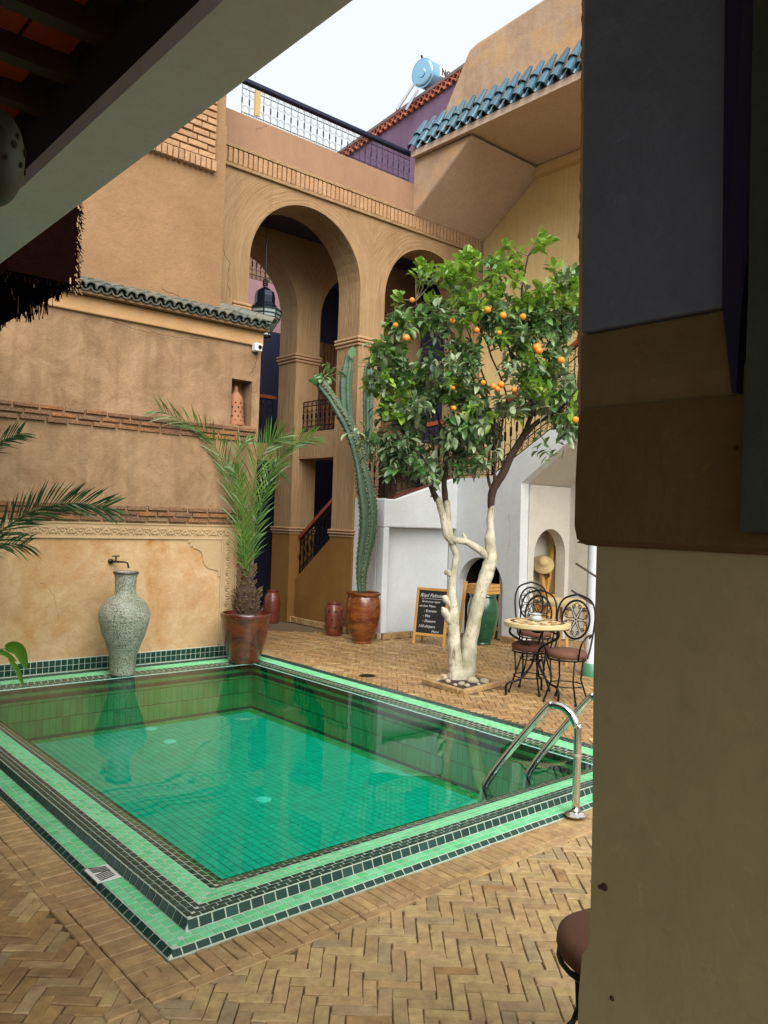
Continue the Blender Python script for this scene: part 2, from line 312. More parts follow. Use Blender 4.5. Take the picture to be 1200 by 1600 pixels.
# ---- mesh builder (world coordinates; build() moves them into the parent's space)
def wloc(o):
    v = Vector((0, 0, 0))
    while o: v += o.location; o = o.parent
    return v
class MB:
    def __init__(s): s.v = []; s.f = []; s.t = []; s.tn = 0.0
    def add(s, vs, fs, t=None):
        b = len(s.v); s.v += [tuple(x) for x in vs]
        tt = s.tn if t is None else t
        for f in fs: s.f.append([b + i for i in f]); s.t.append(tt)
        return s
    def box(s, x0, x1, y0, y1, z0, z1, t=None):
        return s.add([(x0, y0, z0), (x1, y0, z0), (x1, y1, z0), (x0, y1, z0), (x0, y0, z1), (x1, y0, z1), (x1, y1, z1), (x0, y1, z1)],
                     [(0, 3, 2, 1), (4, 5, 6, 7), (0, 1, 5, 4), (1, 2, 6, 5), (2, 3, 7, 6), (3, 0, 4, 7)], t)
    def obox(s, c, u, v, w, hu, hv, hw, t=None):
        c = Vector(c); u = Vector(u).normalized() * hu; v = Vector(v).normalized() * hv; w = Vector(w).normalized() * hw
        P = [c + a * u + b * v + d * w for d in (-1, 1) for a, b in ((-1, -1), (1, -1), (1, 1), (-1, 1))]
        return s.add(P, [(0, 3, 2, 1), (4, 5, 6, 7), (0, 1, 5, 4), (1, 2, 6, 5), (2, 3, 7, 6), (3, 0, 4, 7)], t)
    def bar(s, a, b, wd, ht=None, up=(0, 0, 1), t=None):
        a = Vector(a); b = Vector(b); d = b - a; u = d.normalized(); r = u.cross(Vector(up))
        if r.length < 1e-4: r = u.cross(Vector((1, 0, 0)))
        r.normalize(); q = r.cross(u)
        return s.obox((a + b) / 2, u, r, q, d.length / 2, wd / 2, (ht or wd) / 2, t)
    def tube(s, pts, rad, n=8, cap=True, t=None, closed=False, prof=None):
        pts = [Vector(p) for p in pts]; m = len(pts)
        if not isinstance(rad, (list, tuple)): rad = [rad] * m
        q = None; rings = []
        for i in range(m):
            if closed: d = pts[(i + 1) % m] - pts[i - 1]
            else: d = pts[min(i + 1, m - 1)] - pts[max(i - 1, 0)]
            if d.length < 1e-9: d = Vector((0, 0, 1))
            d.normalize()
            if q is None:
                q = d.orthogonal().normalized()
            q = (q - d * q.dot(d)); q.normalize(); p = d.cross(q)
            ring = []
            for k in range(n):
                a = 2 * pi * k / n; rr = rad[i] * (prof(k, i) if prof else 1)
                ring.append(pts[i] + (q * cos(a) + p * sin(a)) * rr)
            rings.append(ring)
        vs = [v for r in rings for v in r]; fs = []
        for i in range(m if closed else m - 1):
            j = (i + 1) % m
            for k in range(n):
                k2 = (k + 1) % n; fs.append((i * n + k, i * n + k2, j * n + k2, j * n + k))
        if cap and not closed: fs.append(tuple(range(n))[::-1]); fs.append(tuple((m - 1) * n + k for k in range(n)))
        return s.add(vs, fs, t)
    def lathe(s, c, prof, n=32, t=None, a0=0.0, sy=1.0):
        c = Vector(c); vs = []; fs = []; m = len(prof)
        for r, z in prof:
            for k in range(n):
                a = a0 + 2 * pi * k / n; vs.append((c.x + r * cos(a), c.y + r * sin(a) * sy, c.z + z))
        for i in range(m - 1):
            for k in range(n):
                k2 = (k + 1) % n; fs.append((i * n + k, i * n + k2, (i + 1) * n + k2, (i + 1) * n + k))
        if prof[0][0] > 1e-4: fs.append(tuple(range(n))[::-1])
        if prof[-1][0] > 1e-4: fs.append(tuple((m - 1) * n + k for k in range(n)))
        return s.add(vs, fs, t)
    def prism(s, poly, d, t=None):          # closed outline (3-D points) pushed along vector d
        n = len(poly); d = Vector(d); a = [Vector(p) for p in poly]
        vs = a + [p + d for p in a]
        fs = [tuple(range(n)), tuple(range(2 * n - 1, n - 1, -1))] + [(i, i + n, (i + 1) % n + n, (i + 1) % n) for i in range(n)]
        return s.add(vs, fs, t)
    def mesh(s, name, mat, off=Vector((0, 0, 0)), smooth=False, ang=None):
        me = bpy.data.meshes.new(name)
        me.from_pydata([(x - off.x, y - off.y, z - off.z) for x, y, z in s.v], [], s.f)
        a = me.attributes.new('tint', 'FLOAT', 'FACE'); a.data.foreach_set('value', s.t)
        me.materials.append(mat); me.validate(); 
        bm = bmesh.new(); bm.from_mesh(me); bmesh.ops.recalc_face_normals(bm, faces=bm.faces)
        if ang: 
            for e in bm.edges:
                if len(e.link_faces) == 2 and e.calc_face_angle(0) > radians(ang): e.smooth = False
        bm.to_mesh(me); bm.free()
        if smooth or ang: me.polygons.foreach_set('use_smooth', [True] * len(me.polygons))
        me.update(); return me
    def build(s, name, mat, parent=None, smooth=False, ang=None, label=None, cat=None, group=None, kind=None, bevel=0.0):
        off = wloc(parent) if parent else Vector((0, 0, 0)); loc = Vector((0, 0, 0))
        if parent is None and s.v:
            xs, ys, zs = zip(*s.v); loc = Vector(((min(xs) + max(xs)) / 2, (min(ys) + max(ys)) / 2, min(zs))); off = loc
        me = s.mesh(name, mat, off, smooth, ang)
        o = bpy.data.objects.new(name, me); S.collection.objects.link(o); o.location = loc
        if parent: o.parent = parent
        if bevel:
            b = o.modifiers.new('bevel', 'BEVEL'); b.width = bevel; b.segments = 2; b.limit_method = 'ANGLE'; b.angle_limit = radians(50)
        tag(o, label, cat, group, kind); return o
def tag(o, label=None, cat=None, group=None, kind=None):
    for k, v in (('label', label), ('category', cat), ('group', group), ('kind', kind)):
        if v: o[k] = v
    return o
def thing(name, label, cat, loc, group=None):
    o = bpy.data.objects.new(name, None); o.empty_display_size = 0.1; S.collection.objects.link(o); o.location = loc
    return tag(o, label, cat, group)
def copy_tree(o, parent=None):
    c = o.copy(); S.collection.objects.link(c); c.parent = parent
    for ch in list(o.children): copy_tree(ch, c)
    return c
def inframe(p, m=80):
    x, y, d = proj(p); return d > 0.2 and -m < x < 1200 + m and -m < y < 1600 + m
_unit = {}
def unit_block(mat, ch=0.12, seed=0):
    k = (mat.name, seed)
    if k not in _unit:
        r = random.Random(seed); b = MB()
        j = lambda: r.uniform(-0.03, 0.03)
        lo = [(-.5, -.5, -.5), (.5, -.5, -.5), (.5, .5, -.5), (-.5, .5, -.5)]
        mi = [(x * (1 + j()), y * (1 + j()), .5 - ch * 1.2) for x, y in ((-.5, -.5), (.5, -.5), (.5, .5), (-.5, .5))]
        c = ch
        hi = [(x * (1 - c * 0.5), y * (1 - c), .5 + j()) for x, y in ((-.5, -.5), (.5, -.5), (.5, .5), (-.5, .5))]
        b.add(lo + mi + hi, [(0, 1, 5, 4), (1, 2, 6, 5), (2, 3, 7, 6), (3, 0, 4, 7), (4, 5, 9, 8), (5, 6, 10, 9), (6, 7, 11, 10), (7, 4, 8, 11), (8, 9, 10, 11)])
        _unit[k] = b
    return _unit[k]
_umesh = {}
def pieces(parent, name, items, nparts=300, stuffname=None):
    """items: (centre, u axis, v axis, w axis (outward), lu, lv, lw, material). The nearest become parts, the rest one joined mesh per material."""
    def key(it):
        x, y, d = proj(it[0]); vis = -20 < x < 915 and -20 < y < 1620
        return (0 if vis else 1, d)
    items = sorted(items, key=key)
    off = wloc(parent); rest = {}
    for i, (c, u, v, w_, lu, lv, lw, mat) in enumerate(items):
        c = Vector(c); u = Vector(u).normalized(); v = Vector(v).normalized(); w_ = Vector(w_).normalized()
        sd_ = R.randrange(5); ub = unit_block(mat, seed=sd_)
        if i < nparts:
            k = (mat.name, sd_)
            if k not in _umesh: _umesh[k] = ub.mesh(name, mat)
            o = bpy.data.objects.new(name, _umesh[k]); S.collection.objects.link(o)
            m = Matrix((u * lu, v * lv, w_ * lw)).transposed().to_4x4(); m.translation = c - off
            o.matrix_local = m; o.parent = parent
        else:
            b = rest.setdefault(mat.name, (MB(), mat))[0]
            b.add([c + u * lu * p[0] + v * lv * p[1] + w_ * lw * p[2] for p in ub.v], ub.f, R.random())
    for k, (b, mat) in rest.items():
        b.build(stuffname or name, mat, parent, kind='stuff')
X_, Y_, Z_ = Vector((1, 0, 0)), Vector((0, 1, 0)), Vector((0, 0, 1))

# ================================================================== SETTING: ground, pool, water
PX0, PX1, PY0, PY1 = 1.34, 5.00, 2.63, 7.775       # outer edge of the tiled coping
IX0, IX1, IY0, IY1 = 1.765, 4.53, 3.0, 7.23        # inner rim
WZ = 0.052; FZ = -0.43
g = MB()
for a in ((-60, PX0, -60, 60), (PX1, 60, -60, 60), (PX0, PX1, -60, PY0), (PX0, PX1, PY1, 60)):
    g.add([(a[0], a[2], -0.006), (a[1], a[2], -0.006), (a[1], a[3], -0.006), (a[0], a[3], -0.006)], [(0, 1, 2, 3)])
ground = g.build('ground', JOINT, kind='structure')
# herringbone pavers, 45 degrees to the pool
BL, BW = 0.148, 0.049
ca = cos(radians(45 + 4)); sa = sin(radians(45 + 4))
items = []
def blocked(x, y):
    if PX0 - 0.165 < x < PX1 + 0.20 and PY0 - 0.165 < y < PY1 + 0.6: return not (x > PX1 + 0.08)
    if y > 8.0 and x > 6.98: return True
    if y > 7.7 and x < 4.9: return True
    if x > 8.4 and y > 6.85: return True
    if 5.45 < x < 6.15 and 5.08 < y < 5.70: return True
    return False
for i in range(-110, 190):
    for j in range(-110, 290):
        # herringbone lattice with 3:1 bricks
        k = (i - j) % 6
        for horiz in (0, 1):
            if horiz == 0 and k == 0: cu, cv, hl = (i + 1.5), (j + 0.5), 1
            elif horiz == 1 and k == 5: cu, cv, hl = (i + 0.5), (j + 1.5 ), 0
            else: continue
            u, v = cu * BW * 1.025, cv * BW * 1.025
            x = u * ca - v * sa + 3.0; y = u * sa + v * ca - 0.5
            if x < -0.5 or x > 9.5 or y < -0.6 or y > 12.5 or blocked(x, y) or not inframe((x, y, 0), 260): continue
            x += R.uniform(-.002, .002); y += R.uniform(-.002, .002); a = R.uniform(-0.035, 0.035); c, s_ = cos(a), sin(a)
            U = Vector((ca * c - sa * s_, sa * c + ca * s_, R.uniform(-.012, .012))); V = Vector((-U.y, U.x, R.uniform(-.012, .012)))
            if not hl: U, V = V, -U
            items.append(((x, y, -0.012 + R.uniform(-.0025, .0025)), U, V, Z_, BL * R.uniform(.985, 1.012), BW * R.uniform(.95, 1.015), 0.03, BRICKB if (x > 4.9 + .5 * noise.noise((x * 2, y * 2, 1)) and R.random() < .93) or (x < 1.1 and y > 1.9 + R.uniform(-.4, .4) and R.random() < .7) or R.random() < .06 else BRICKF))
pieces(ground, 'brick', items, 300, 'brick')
# brick border round the pool: soldiers + one stretcher course
items = []
def border(p0, d, L, out, hide=None):
    d = Vector(d); out = Vector(out); n = int(L / 0.0505)
    for i in range(n):
        c = Vector(p0) + d * (i + .5) * 0.0505 + out * 0.080
        if inframe(c, 260): items.append((c + Z_ * (-0.009 + R.uniform(-.002, .002)), out, d, Z_, 0.148, 0.048, 0.032, BRICKE))
    for i in range(int(L / 0.15) + 1):
        c = Vector(p0) + d * ((i + .5) * 0.15 - 0.15) + out * 0.182
        if inframe(c, 260): items.append((c + Z_ * (-0.008 + R.uniform(-.002, .002)), d, out, Z_, 0.146, 0.046, 0.034, BRICKE))
border((PX0, PY0 - 0.155, 0), Y_, 5.3, -X_)
border((PX0 - 0.155, PY0, 0), X_, 4.9, -Y_)
border_root = thing('brick_border', 'course of brown bricks laid edge to edge around the pool coping', 'brick border', (PX0, PY0, 0))
pieces(border_root, 'brick', items, 300)

# pool shell
pool = thing('swimming_pool', 'sunken rectangular swimming pool lined and edged with green tiles', 'swimming pool', ((PX0 + PX1) / 2, (PY0 + PY1) / 2, FZ))
pool['kind'] = 'structure'
for k in ('label', 'category'): del pool[k]
# coping profile: (offset from outer edge, z)
PROF = [(0.0, -0.02), (0.002, 0.004), (0.032, 0.024), (0.126, 0.026), (0.146, 0.064), (0.236, 0.066), (0.350, 0.060), (0.455, 0.046)]
def ring_pt(off, z, c, wb):                # c: corner index; wb scale for each side so that the inner edge meets IX/IY
    fx0 = (IX0 - PX0) / 0.455; fx1 = (PX1 - IX1) / 0.455; fy0 = (IY0 - PY0) / 0.455; fy1 = (PY1 - IY1) / 0.455
    xs = (PX0 + off * fx0, PX1 - off * fx1); ys = (PY0 + off * fy0, PY1 - off * fy1)
    return Vector(((xs[0], ys[0]), (xs[1], ys[0]), (xs[1], ys[1]), (xs[0], ys[1]))[c] + (z,))
b = MB()
for c in range(4):
    for k in range(len(PROF) - 1):
        (o0, z0), (o1, z1) = PROF[k], PROF[k + 1]
        A, B_, C_, D = ring_pt(o0, z0 + .0012, c, 0), ring_pt(o0, z0 + .0012, (c + 1) % 4, 0), ring_pt(o1, z1 + .0012, (c + 1) % 4, 0), ring_pt(o1, z1 + .0012, c, 0)
        b.add([A, B_, C_, D], [(0, 1, 2, 3)])
b.build('grout_bed', GROUT, pool)
rows = []                                  # (off0, off1, z0, z1, material)
rows.append((0.002, 0.032, 0.006, 0.025, DARKT))
for q in range(2): rows.append((0.032 + q * .047, 0.032 + (q + 1) * .047, 0.025, 0.026, LIGHTT))
rows.append((0.126, 0.146, 0.028, 0.065, DARKT))
for q in range(3): rows.append((0.147 + q * .0297, 0.147 + (q + 1) * .0297, 0.066, 0.066, DARKT))
for q in range(3): rows.append((0.236 + q * .038, 0.236 + (q + 1) * .038, 0.066 - q * .002, 0.064 - q * .002, LIGHTT))
for q in range(3): rows.append((0.350 + q * .035, 0.350 + (q + 1) * .035, 0.060 - q * .0047, 0.0553 - q * .0047, DARKT if q == 0 else WETT))
items = []
for c in range(4):
    for (o0, o1, z0, z1, mat) in rows:
        a0, a1 = ring_pt(o0, z0, c, 0), ring_pt(o0, z0, (c + 1) % 4, 0)
        b0, b1 = ring_pt(o1, z1, c, 0), ring_pt(o1, z1, (c + 1) % 4, 0)
        d = (a1 - a0).normalized(); L0 = (a1 - a0).length
        n = round(L0 / 0.0575)
        for i in range(n):
            s0 = (i + .5) / n * L0
            pa = a0 + d * s0
            t0 = (b0 - a0).dot(d); t1 = (b1 - a0).dot(d)
            inn = (b0 - a0) - d * (b0 - a0).dot(d)
            cc = pa + inn * .5; wl = inn.length
            l0 = max(s0 - L0 / n / 2, t0 * .5); l1 = min(s0 + L0 / n / 2, (t1 + L0) * .5)
            if l1 - l0 < .012: continue
            cc = a0 + d * (l0 + l1) / 2 + inn * .5; nrm = d.cross(inn)
            if nrm.z < 0 : nrm = -nrm
            if abs(nrm.z) < .1 * nrm.length: nrm = -(a0.__class__(d.cross(Z_))) * -1
            if not inframe(cc, 400): continue
            jt = Vector((R.uniform(-.02, .02), R.uniform(-.02, .02), R.uniform(-.02, .02)))
            items.append((cc, d, inn, nrm.normalized() + jt, (l1 - l0) - .0065, wl - .0055, 0.006, mat))
coping = bpy.data.objects.new('coping', None); S.collection.objects.link(coping); coping.parent = pool; coping.location = (0, 0, 0)
pieces(coping, 'tile', items, 300)
# pool walls and floor
b = MB()
for p, q in (((IX0, IY0), (IX1, IY0)), ((IX1, IY0), (IX1, IY1)), ((IX1, IY1), (IX0, IY1)), ((IX0, IY1), (IX0, IY0))):
    b.add([(p[0], p[1], FZ - .02), (q[0], q[1], FZ - .02), (q[0], q[1], 0.037), (p[0], p[1], 0.037)], [(0, 1, 2, 3)])
b.add([(IX0, IY0, FZ), (IX1, IY0, FZ), (IX1, IY1, FZ), (IX0, IY1, FZ)], [(0, 1, 2, 3)])
b.build('basin', GROUTD, pool)
items = []
nx, ny = int((IX1 - IX0) / .0565), int((IY1 - IY0) / .0565)
tx, ty = (IX1 - IX0) / nx, (IY1 - IY0) / ny
for i in range(nx):
    for j in range(ny):
        c = (IX0 + (i + .5) * tx, IY0 + (j + .5) * ty, FZ + .002)
        edge = (i >= nx - 2 or j >= ny - 2)
        items.append((c, X_, Y_, Z_, tx - .005, ty - .005, .006, WALLT if edge else FLOORT))
fl = bpy.data.objects.new('floor', None); S.collection.objects.link(fl); fl.parent = pool
pieces(fl, 'tile', items, 300)
items = []
for i in range(nx):                        # back wall under water: upright tiles with two dark stripes at the top
    x = IX0 + (i + .5) * tx
    for z0, z1, mt in ((-.10, .035, None), (-.25, -.105, None), (-.40, -.255, None)):
        if z1 > 0:
            items.append(((x, IY1 - .002, .018), X_, Z_, -Y_, tx - .004, .026, .006, DARKT)); items.append(((x, IY1 - .002, -.022), X_, Z_, -Y_, tx - .004, .026, .006, WALLT))
            items.append(((x, IY1 - .002, -.056), X_, Z_, -Y_, tx - .004, .026, .006, DARKT)); z1 = -.075
        items.append(((x, IY1 - .002, (z0 + z1) / 2), X_, Z_, -Y_, tx - .004, z1 - z0 - .003, .006, WALLT))
for j in range(ny):
    y = IY0 + (j + .5) * ty
    for z0, z1 in ((-.10, .035), (-.25, -.105), (-.40, -.255)):
        if z1 > 0:
            items.append(((IX1 - .002, y, .018), Y_, Z_, -X_, ty - .004, .026, .006, DARKT)); items.append(((IX1 - .002, y, -.022), Y_, Z_, -X_, ty - .004, .026, .006, WALLT))
            items.append(((IX1 - .002, y, -.056), Y_, Z_, -X_, ty - .004, .026, .006, DARKT)); z1 = -.075
        items.append(((IX1 - .002, y, (z0 + z1) / 2), Y_, Z_, -X_, ty - .004, z1 - z0 - .003, .006, WALLT))
wl_ = bpy.data.objects.new('wall', None); S.collection.objects.link(wl_); wl_.parent = pool
pieces(wl_, 'tile', items, 300)
for px, py in ((265, 1160), (412, 1251), (236, 1140)):
    p = on(px, py, 2, FZ); b = MB(); b.lathe((p.x, p.y, FZ + .004), [(0.055, 0), (0.055, .008), (0.04, .012), (0.04, .006), (0.034, .006), (.034, .014), (0.001, .016)], 24)
    b.build('drain_cover', simple('pale_cyan_plastic', rgb(120, 220, 215), .4, 0, .1, 10, 0) if not bpy.data.materials.get('pale_cyan_plastic') else bpy.data.materials['pale_cyan_plastic'], pool, ang=40)
wv = MB(); wo = 0.36
A, B_, C_, D = (ring_pt(.415, 0, c, 0) for c in range(4))
wv.add([(p.x, p.y, WZ) for p in (A, B_, C_, D)], [(0, 1, 2, 3)])
wat = wv.build('water', WATER, kind='structure')
if wat.data.polygons[0].normal.z < 0: wat.data.flip_normals()
# overflow grate in the coping
gp = on(160, 1366, 2, 0.03); gr = thing('drain_grate', 'white slotted drain grate set in the near left pool edge', 'drain grate', (gp.x, gp.y, .03))
b = MB(); b.box(gp.x - .05, gp.x + .05, gp.y - .075, gp.y + .075, .030, .036); b.build('frame', PLASTIC, gr)
b = MB()
for i in range(9):
    yy = gp.y - .06 + i * .015; s_ = 1 if i < 5 else -1
    b.bar((gp.x - .035, yy - .01 * s_, .0375), (gp.x + .035, yy + .01 * s_, .0375), .005, .002)
b.build('slots', BLACKP, gr)
dp = on(574, 1057, 2, 0); dr = thing('floor_drain', 'small round iron drain in the paving between pool and pots', 'floor drain', (dp.x, dp.y, 0))
b = MB(); b.lathe((dp.x, dp.y, .003), [(.085, 0), (.085, .006), (.06, .008), (.06, .004), (.001, .004)], 20); b.build('rim', BRASS, dr, ang=40)
b = MB(); [b.box(dp.x - .05 + i * .02, dp.x - .04 + i * .02, dp.y - .045, dp.y + .045, .007, .011) for i in range(6)]; b.build('bars', IRON, dr)
ap = on(870, 1148, 2, 0.0)

# ================================================================== WALLS
def vnoise_poly(pts): return pts
def wallpoly(pts2, ax, val, depth):         # pts2: (s, z) on plane axis=val
    P = [(val, s, z) if ax == 0 else (s, val, z) for s, z in pts2]
    return P, ((depth, 0, 0) if ax == 0 else (0, depth, 0))
def arc(cx, zs, r, n=22, a0=pi, a1=0.0, sq=1.0):
    return [(cx + r * cos(a0 + (a1 - a0) * i / n), zs + sq * r * sin(a0 + (a1 - a0) * i / n)) for i in range(n + 1)]
WY = 7.78
# --- fountain wall (left, lower)
fw = thing('fountain_wall', 'earth plastered courtyard wall with brick bands behind the tall vase', 'wall', (3.4, 7.95, 0))
nX0, nX1, nZ0, nZ1 = 4.47, 4.73, 2.595, 3.10
b = MB(); X0, X1 = -0.6, 4.83
P = [(X0, 0), (X1, 0), (X1, 3.52), (X0, 3.52)]
for x0, x1, z0, z1 in ((X0, nX0, 1.44, 3.60), (nX1, X1, 1.44, 3.60), (nX0, nX1, 1.44, nZ0), (nX0, nX1, nZ1, 3.60)):
    b.box(x0, x1, WY, WY + .62, z0, z1)
b.box(nX0, nX1, WY + .22, WY + .62, nZ0, nZ1)
b.build('masonry', EARTH, fw)
b = MB(); b.box(X0, X1, WY, WY + .62, 0.0, 1.44); b.build('lower_panel', PANEL, fw)
# cornice band under the roof tiles: thin proud band
b = MB(); b.box(X0, X1 + .01, WY - .035, WY + .3, 3.50, 3.66); b.build('cornice', plaster('cornice_plaster', rgb(196, 150, 92), rgb(204, 160, 104), rgb(184, 136, 84), .3, .4), fw, bevel=.012)
items = []
def brick_band(z0, n, x0, x1, y, proud=.05, L=.235, hh=.042):
    for k in range(n):
        x = x0 + (k % 2) * L * .5 + R.uniform(-.02, .02)
        while x < x1:
            l = L * R.uniform(.82, 1.08); xe = min(x + l, x1)
            if xe - x > .06:
                items.append((((x + xe) / 2, y - R.uniform(.35, 1.0) * proud * .5 + .02, z0 + (k + .5) * (hh + .016) + R.uniform(-.003, .003)), X_, Z_, -Y_, xe - x - .02, hh * R.uniform(.75, 1.02), .05 + R.uniform(0, .012), BRICKW))
            x += l
brick_band(2.405, 3, 1.3, 4.80, WY); brick_band(1.49, 3, 1.3, 4.62, WY)
for k in range(16):                          # short stacked bricks up the right end, behind the palm
    z = .42 + k * .062
    for x in (4.66, 4.775):
        items.append(((x + R.uniform(-.006, .006), WY - .002, z), X_, Z_, -Y_, .085, .038, .05, BRICKW))
pieces(fw, 'brick', items, 300)
# skirting tiles
items = []
for i in range(64):
    for k in range(2):
        items.append(((1.15 + (i + .5) * .0565, WY - .006, .045 + k * .0575 + .028), X_, Z_, -Y_, .050, .051, .010, DARKT))
b = MB(); b.box(1.1, 4.78, WY - .006, WY + .01, .02, .165); b.build('skirting_grout', GROUT, fw)
sk = bpy.data.objects.new('skirting', None); S.collection.objects.link(sk); sk.parent = fw
pieces(sk, 'tile', items, 130)
# carved plaster frame
fr_b = MB()
def strip(x0, x1, z0, z1, d=.012): fr_b.box(x0, x1, WY - d, WY + .01, z0, z1)
strip(1.6, 4.585, 1.462, 1.478); strip(1.6, 4.43, 1.318, 1.336, .016); strip(4.57, 4.585, .17, 1.462); strip(4.41, 4.43, .17, 1.318, .016)
fr_b.build('carved_frame', CARVED, fw, bevel=.004)
b = MB(); b.box(1.6, 4.57, WY - .004, WY + .01, 1.336, 1.462); b.box(4.43, 4.57, WY - .004, WY + .01, .17, 1.336)
b.build('carved_band', CARVED, fw)
cr = MB()
def scroll(cx, cz, s, fl, rot=0):
    for k in (1, -1):
        pts = []
        for i in range(11):
            a = i / 10 * 1.6 * pi; r = s * (1 - i / 13)
            x = k * (s * .95 - r * cos(a)) * fl; z = k * (r * sin(a)) * .9
            c_, s_ = cos(rot), sin(rot)
            pts.append((cx + x * c_ - z * s_, WY - .007, cz + x * s_ + z * c_))
        cr.tube(pts, .0062, 5, t=.5)
    cr.tube([(cx - s * .5, WY - .007, cz - s), (cx, WY - .007, cz - s * .4), (cx + s * .5, WY - .007, cz - s)], .004, 4)
    cr.tube([(cx - s * .5, WY - .007, cz + s), (cx, WY - .007, cz + s * .4), (cx + s * .5, WY - .007, cz + s)], .004, 4)
i = 0; x = 1.72
while x < 4.50: scroll(x, 1.399, .040, 1 if i % 2 else -1); x += .085; i += 1
z = .25
while z < 1.30: scroll(4.50, z, .040, 1 if i % 2 else -1, pi / 2); z += .085; i += 1
cr.build('carved_relief', CARVED, fw, smooth=True)
def spandrel(mir):                          # lobed corner piece
    xr = 4.41; f = (lambda x: xr - x) if mir else (lambda x: 1.95 + x)
    p = [(0, 0), (.40, 0), (.40, -.035), (.375, -.035), (.375, -.075), (.34, -.075), (.335, -.095)]
    for i in range(8): a = pi / 2 * i / 7; p.append((.335 - .13 * sin(a) * .9 - .0, -.095 - .11 * (1 - cos(a))))
    for i in range(1, 8): a = pi / 2 * i / 7; p.append((.218 - .14 * (1 - cos(a)), -.205 - .12 * sin(a)))
    p += [(.03, -.34), (.03, -.40), (0, -.40)]
    return [(f(x), WY - .010, 1.318 + z) for x, z in p]
b = MB(); b.prism(spandrel(True), (0, .015, 0)); b.prism(spandrel(False), (0, .015, 0)); b.build('lobed_corner', CARVED, fw, bevel=.003)

# roof tile run builder
def tile_mesh(name, mat, r0, r1, L, th=.012, up=True):
    b = MB(); n = 8; vs = []
    for (r, y) in ((r0, 0), (r1, L)):
        for rr in (r, r - th):
            for k in range(n + 1):
                a = pi * k / n; vs.append((rr * cos(a), y, rr * sin(a) * (1 if up else -1)))
    m = n + 1; fs = []
    for k in range(n):
        fs += [(k, k + 1, 2 * m + k + 1, 2 * m + k), (m + k, m + k + 1, 3 * m + k + 1, 3 * m + k), (k, k + 1, m + k + 1, m + k), (2 * m + k, 2 * m + k + 1, 3 * m + k + 1, 3 * m + k)]
    fs += [(0, m, 3 * m, 2 * m), (n, m + n, 3 * m + n, 2 * m + n)]
    b.add(vs, fs); return b.mesh(name, mat, ang=50)
def put(me, name, parent, loc, xdir, ydir, sc=1.0):
    o = bpy.data.objects.new(name, me); S.collection.objects.link(o); o.parent = parent
    u = Vector(xdir).normalized(); v = Vector(ydir).normalized(); w_ = u.cross(v)
    m = Matrix((u * sc, v * sc, w_ * sc)).transposed().to_4x4(); m.translation = Vector(loc) - wloc(parent); o.matrix_local = m; return o
# --- tile canopy over the fountain wall
rt = thing('tile_canopy', 'narrow run of weathered dark green roof tiles capping the fountain wall', 'tiled roof', (3.8, 7.9, 3.66))
b = MB(); b.prism([(2.0, 7.66, 3.665), (2.0, 8.2, 3.665), (2.0, 8.2, 3.86), (2.0, 7.66, 3.70)], (2.86, 0, 0)); b.build('roof_bed', EARTH, rt)
tm = tile_mesh('roof_tile', ROOFG, .058, .048, .20); tu = tile_mesh('roof_tile', ROOFG, .056, .056, .20, up=False)
sl = Vector((0, .42, .16)).normalized()
for i in range(28):
    x = 2.02 + i * .101
    for k in range(3):
        o = put(tm, 'roof_tile', rt, Vector((x, 7.62, 3.715)) + sl * (k * .155) + Z_ * R.uniform(-.004, .006) + X_ * R.uniform(-.004, .004), (1, R.uniform(-.04, .04), R.uniform(-.05, .05)), sl)
    put(tu, 'roof_tile', rt, Vector((x + .05, 7.615, 3.735)), X_, sl)
hp = tile_mesh('ridge_tile', ROOFG, .065, .055, .26)
for k in range(3): put(hp, 'ridge_tile', rt, Vector((4.87, 7.58, 3.75)) + Vector((-.36, .56, .20)).normalized() * (k * .22), Vector((.56, .36, 0)), Vector((-.36, .56, .20)))
# --- upper wall
uw = thing('upper_wall', 'smooth tan plaster wall rising above the dark green tile canopy', 'wall', (3.2, 8.2, 3.7))
b = MB(); b.box(-0.6, 4.475, 8.1, 8.68, 3.6, 6.0); b.box(-0.6, 4.39, 8.13, 8.68, 6.0, 9.6); b.build('masonry', EARTH_UP, uw)
b = MB(); b.box(4.335, 4.46, 8.11, 8.68, 5.40, 9.0); b.build('corner_strip', EARTH_UP, uw)
items = []
z = 5.47
for k in range(30):
    hh = .062; x = 4.33 - R.uniform(0, .12)
    zc = 5.585 + k * .078
    xx = 4.33
    first = True
    while xx > 2.6:
        l = R.uniform(.17, .24) * (.5 if first and k % 2 else 1); first = False
        items.append((((xx - l / 2), 8.10 - R.uniform(0, .012), zc + R.uniform(-.004, .004)), X_, Z_, -Y_, l - .012, .062, .07, BRICKP)); xx -= l
for i in range(26):
    items.append(((4.30 - i * .066, 8.085 - R.uniform(0, .01), 5.48), X_, Z_, -Y_, .052, .125, .09, BRICKP))
items = [it for it in items if inframe(it[0], 40)]
b = MB(); b.box(2.0, 4.33, 8.105, 8.14, 5.42, 8.2); b.build('brick_backing', EARTH_UP, uw)
pieces(uw, 'brick', items, 300)
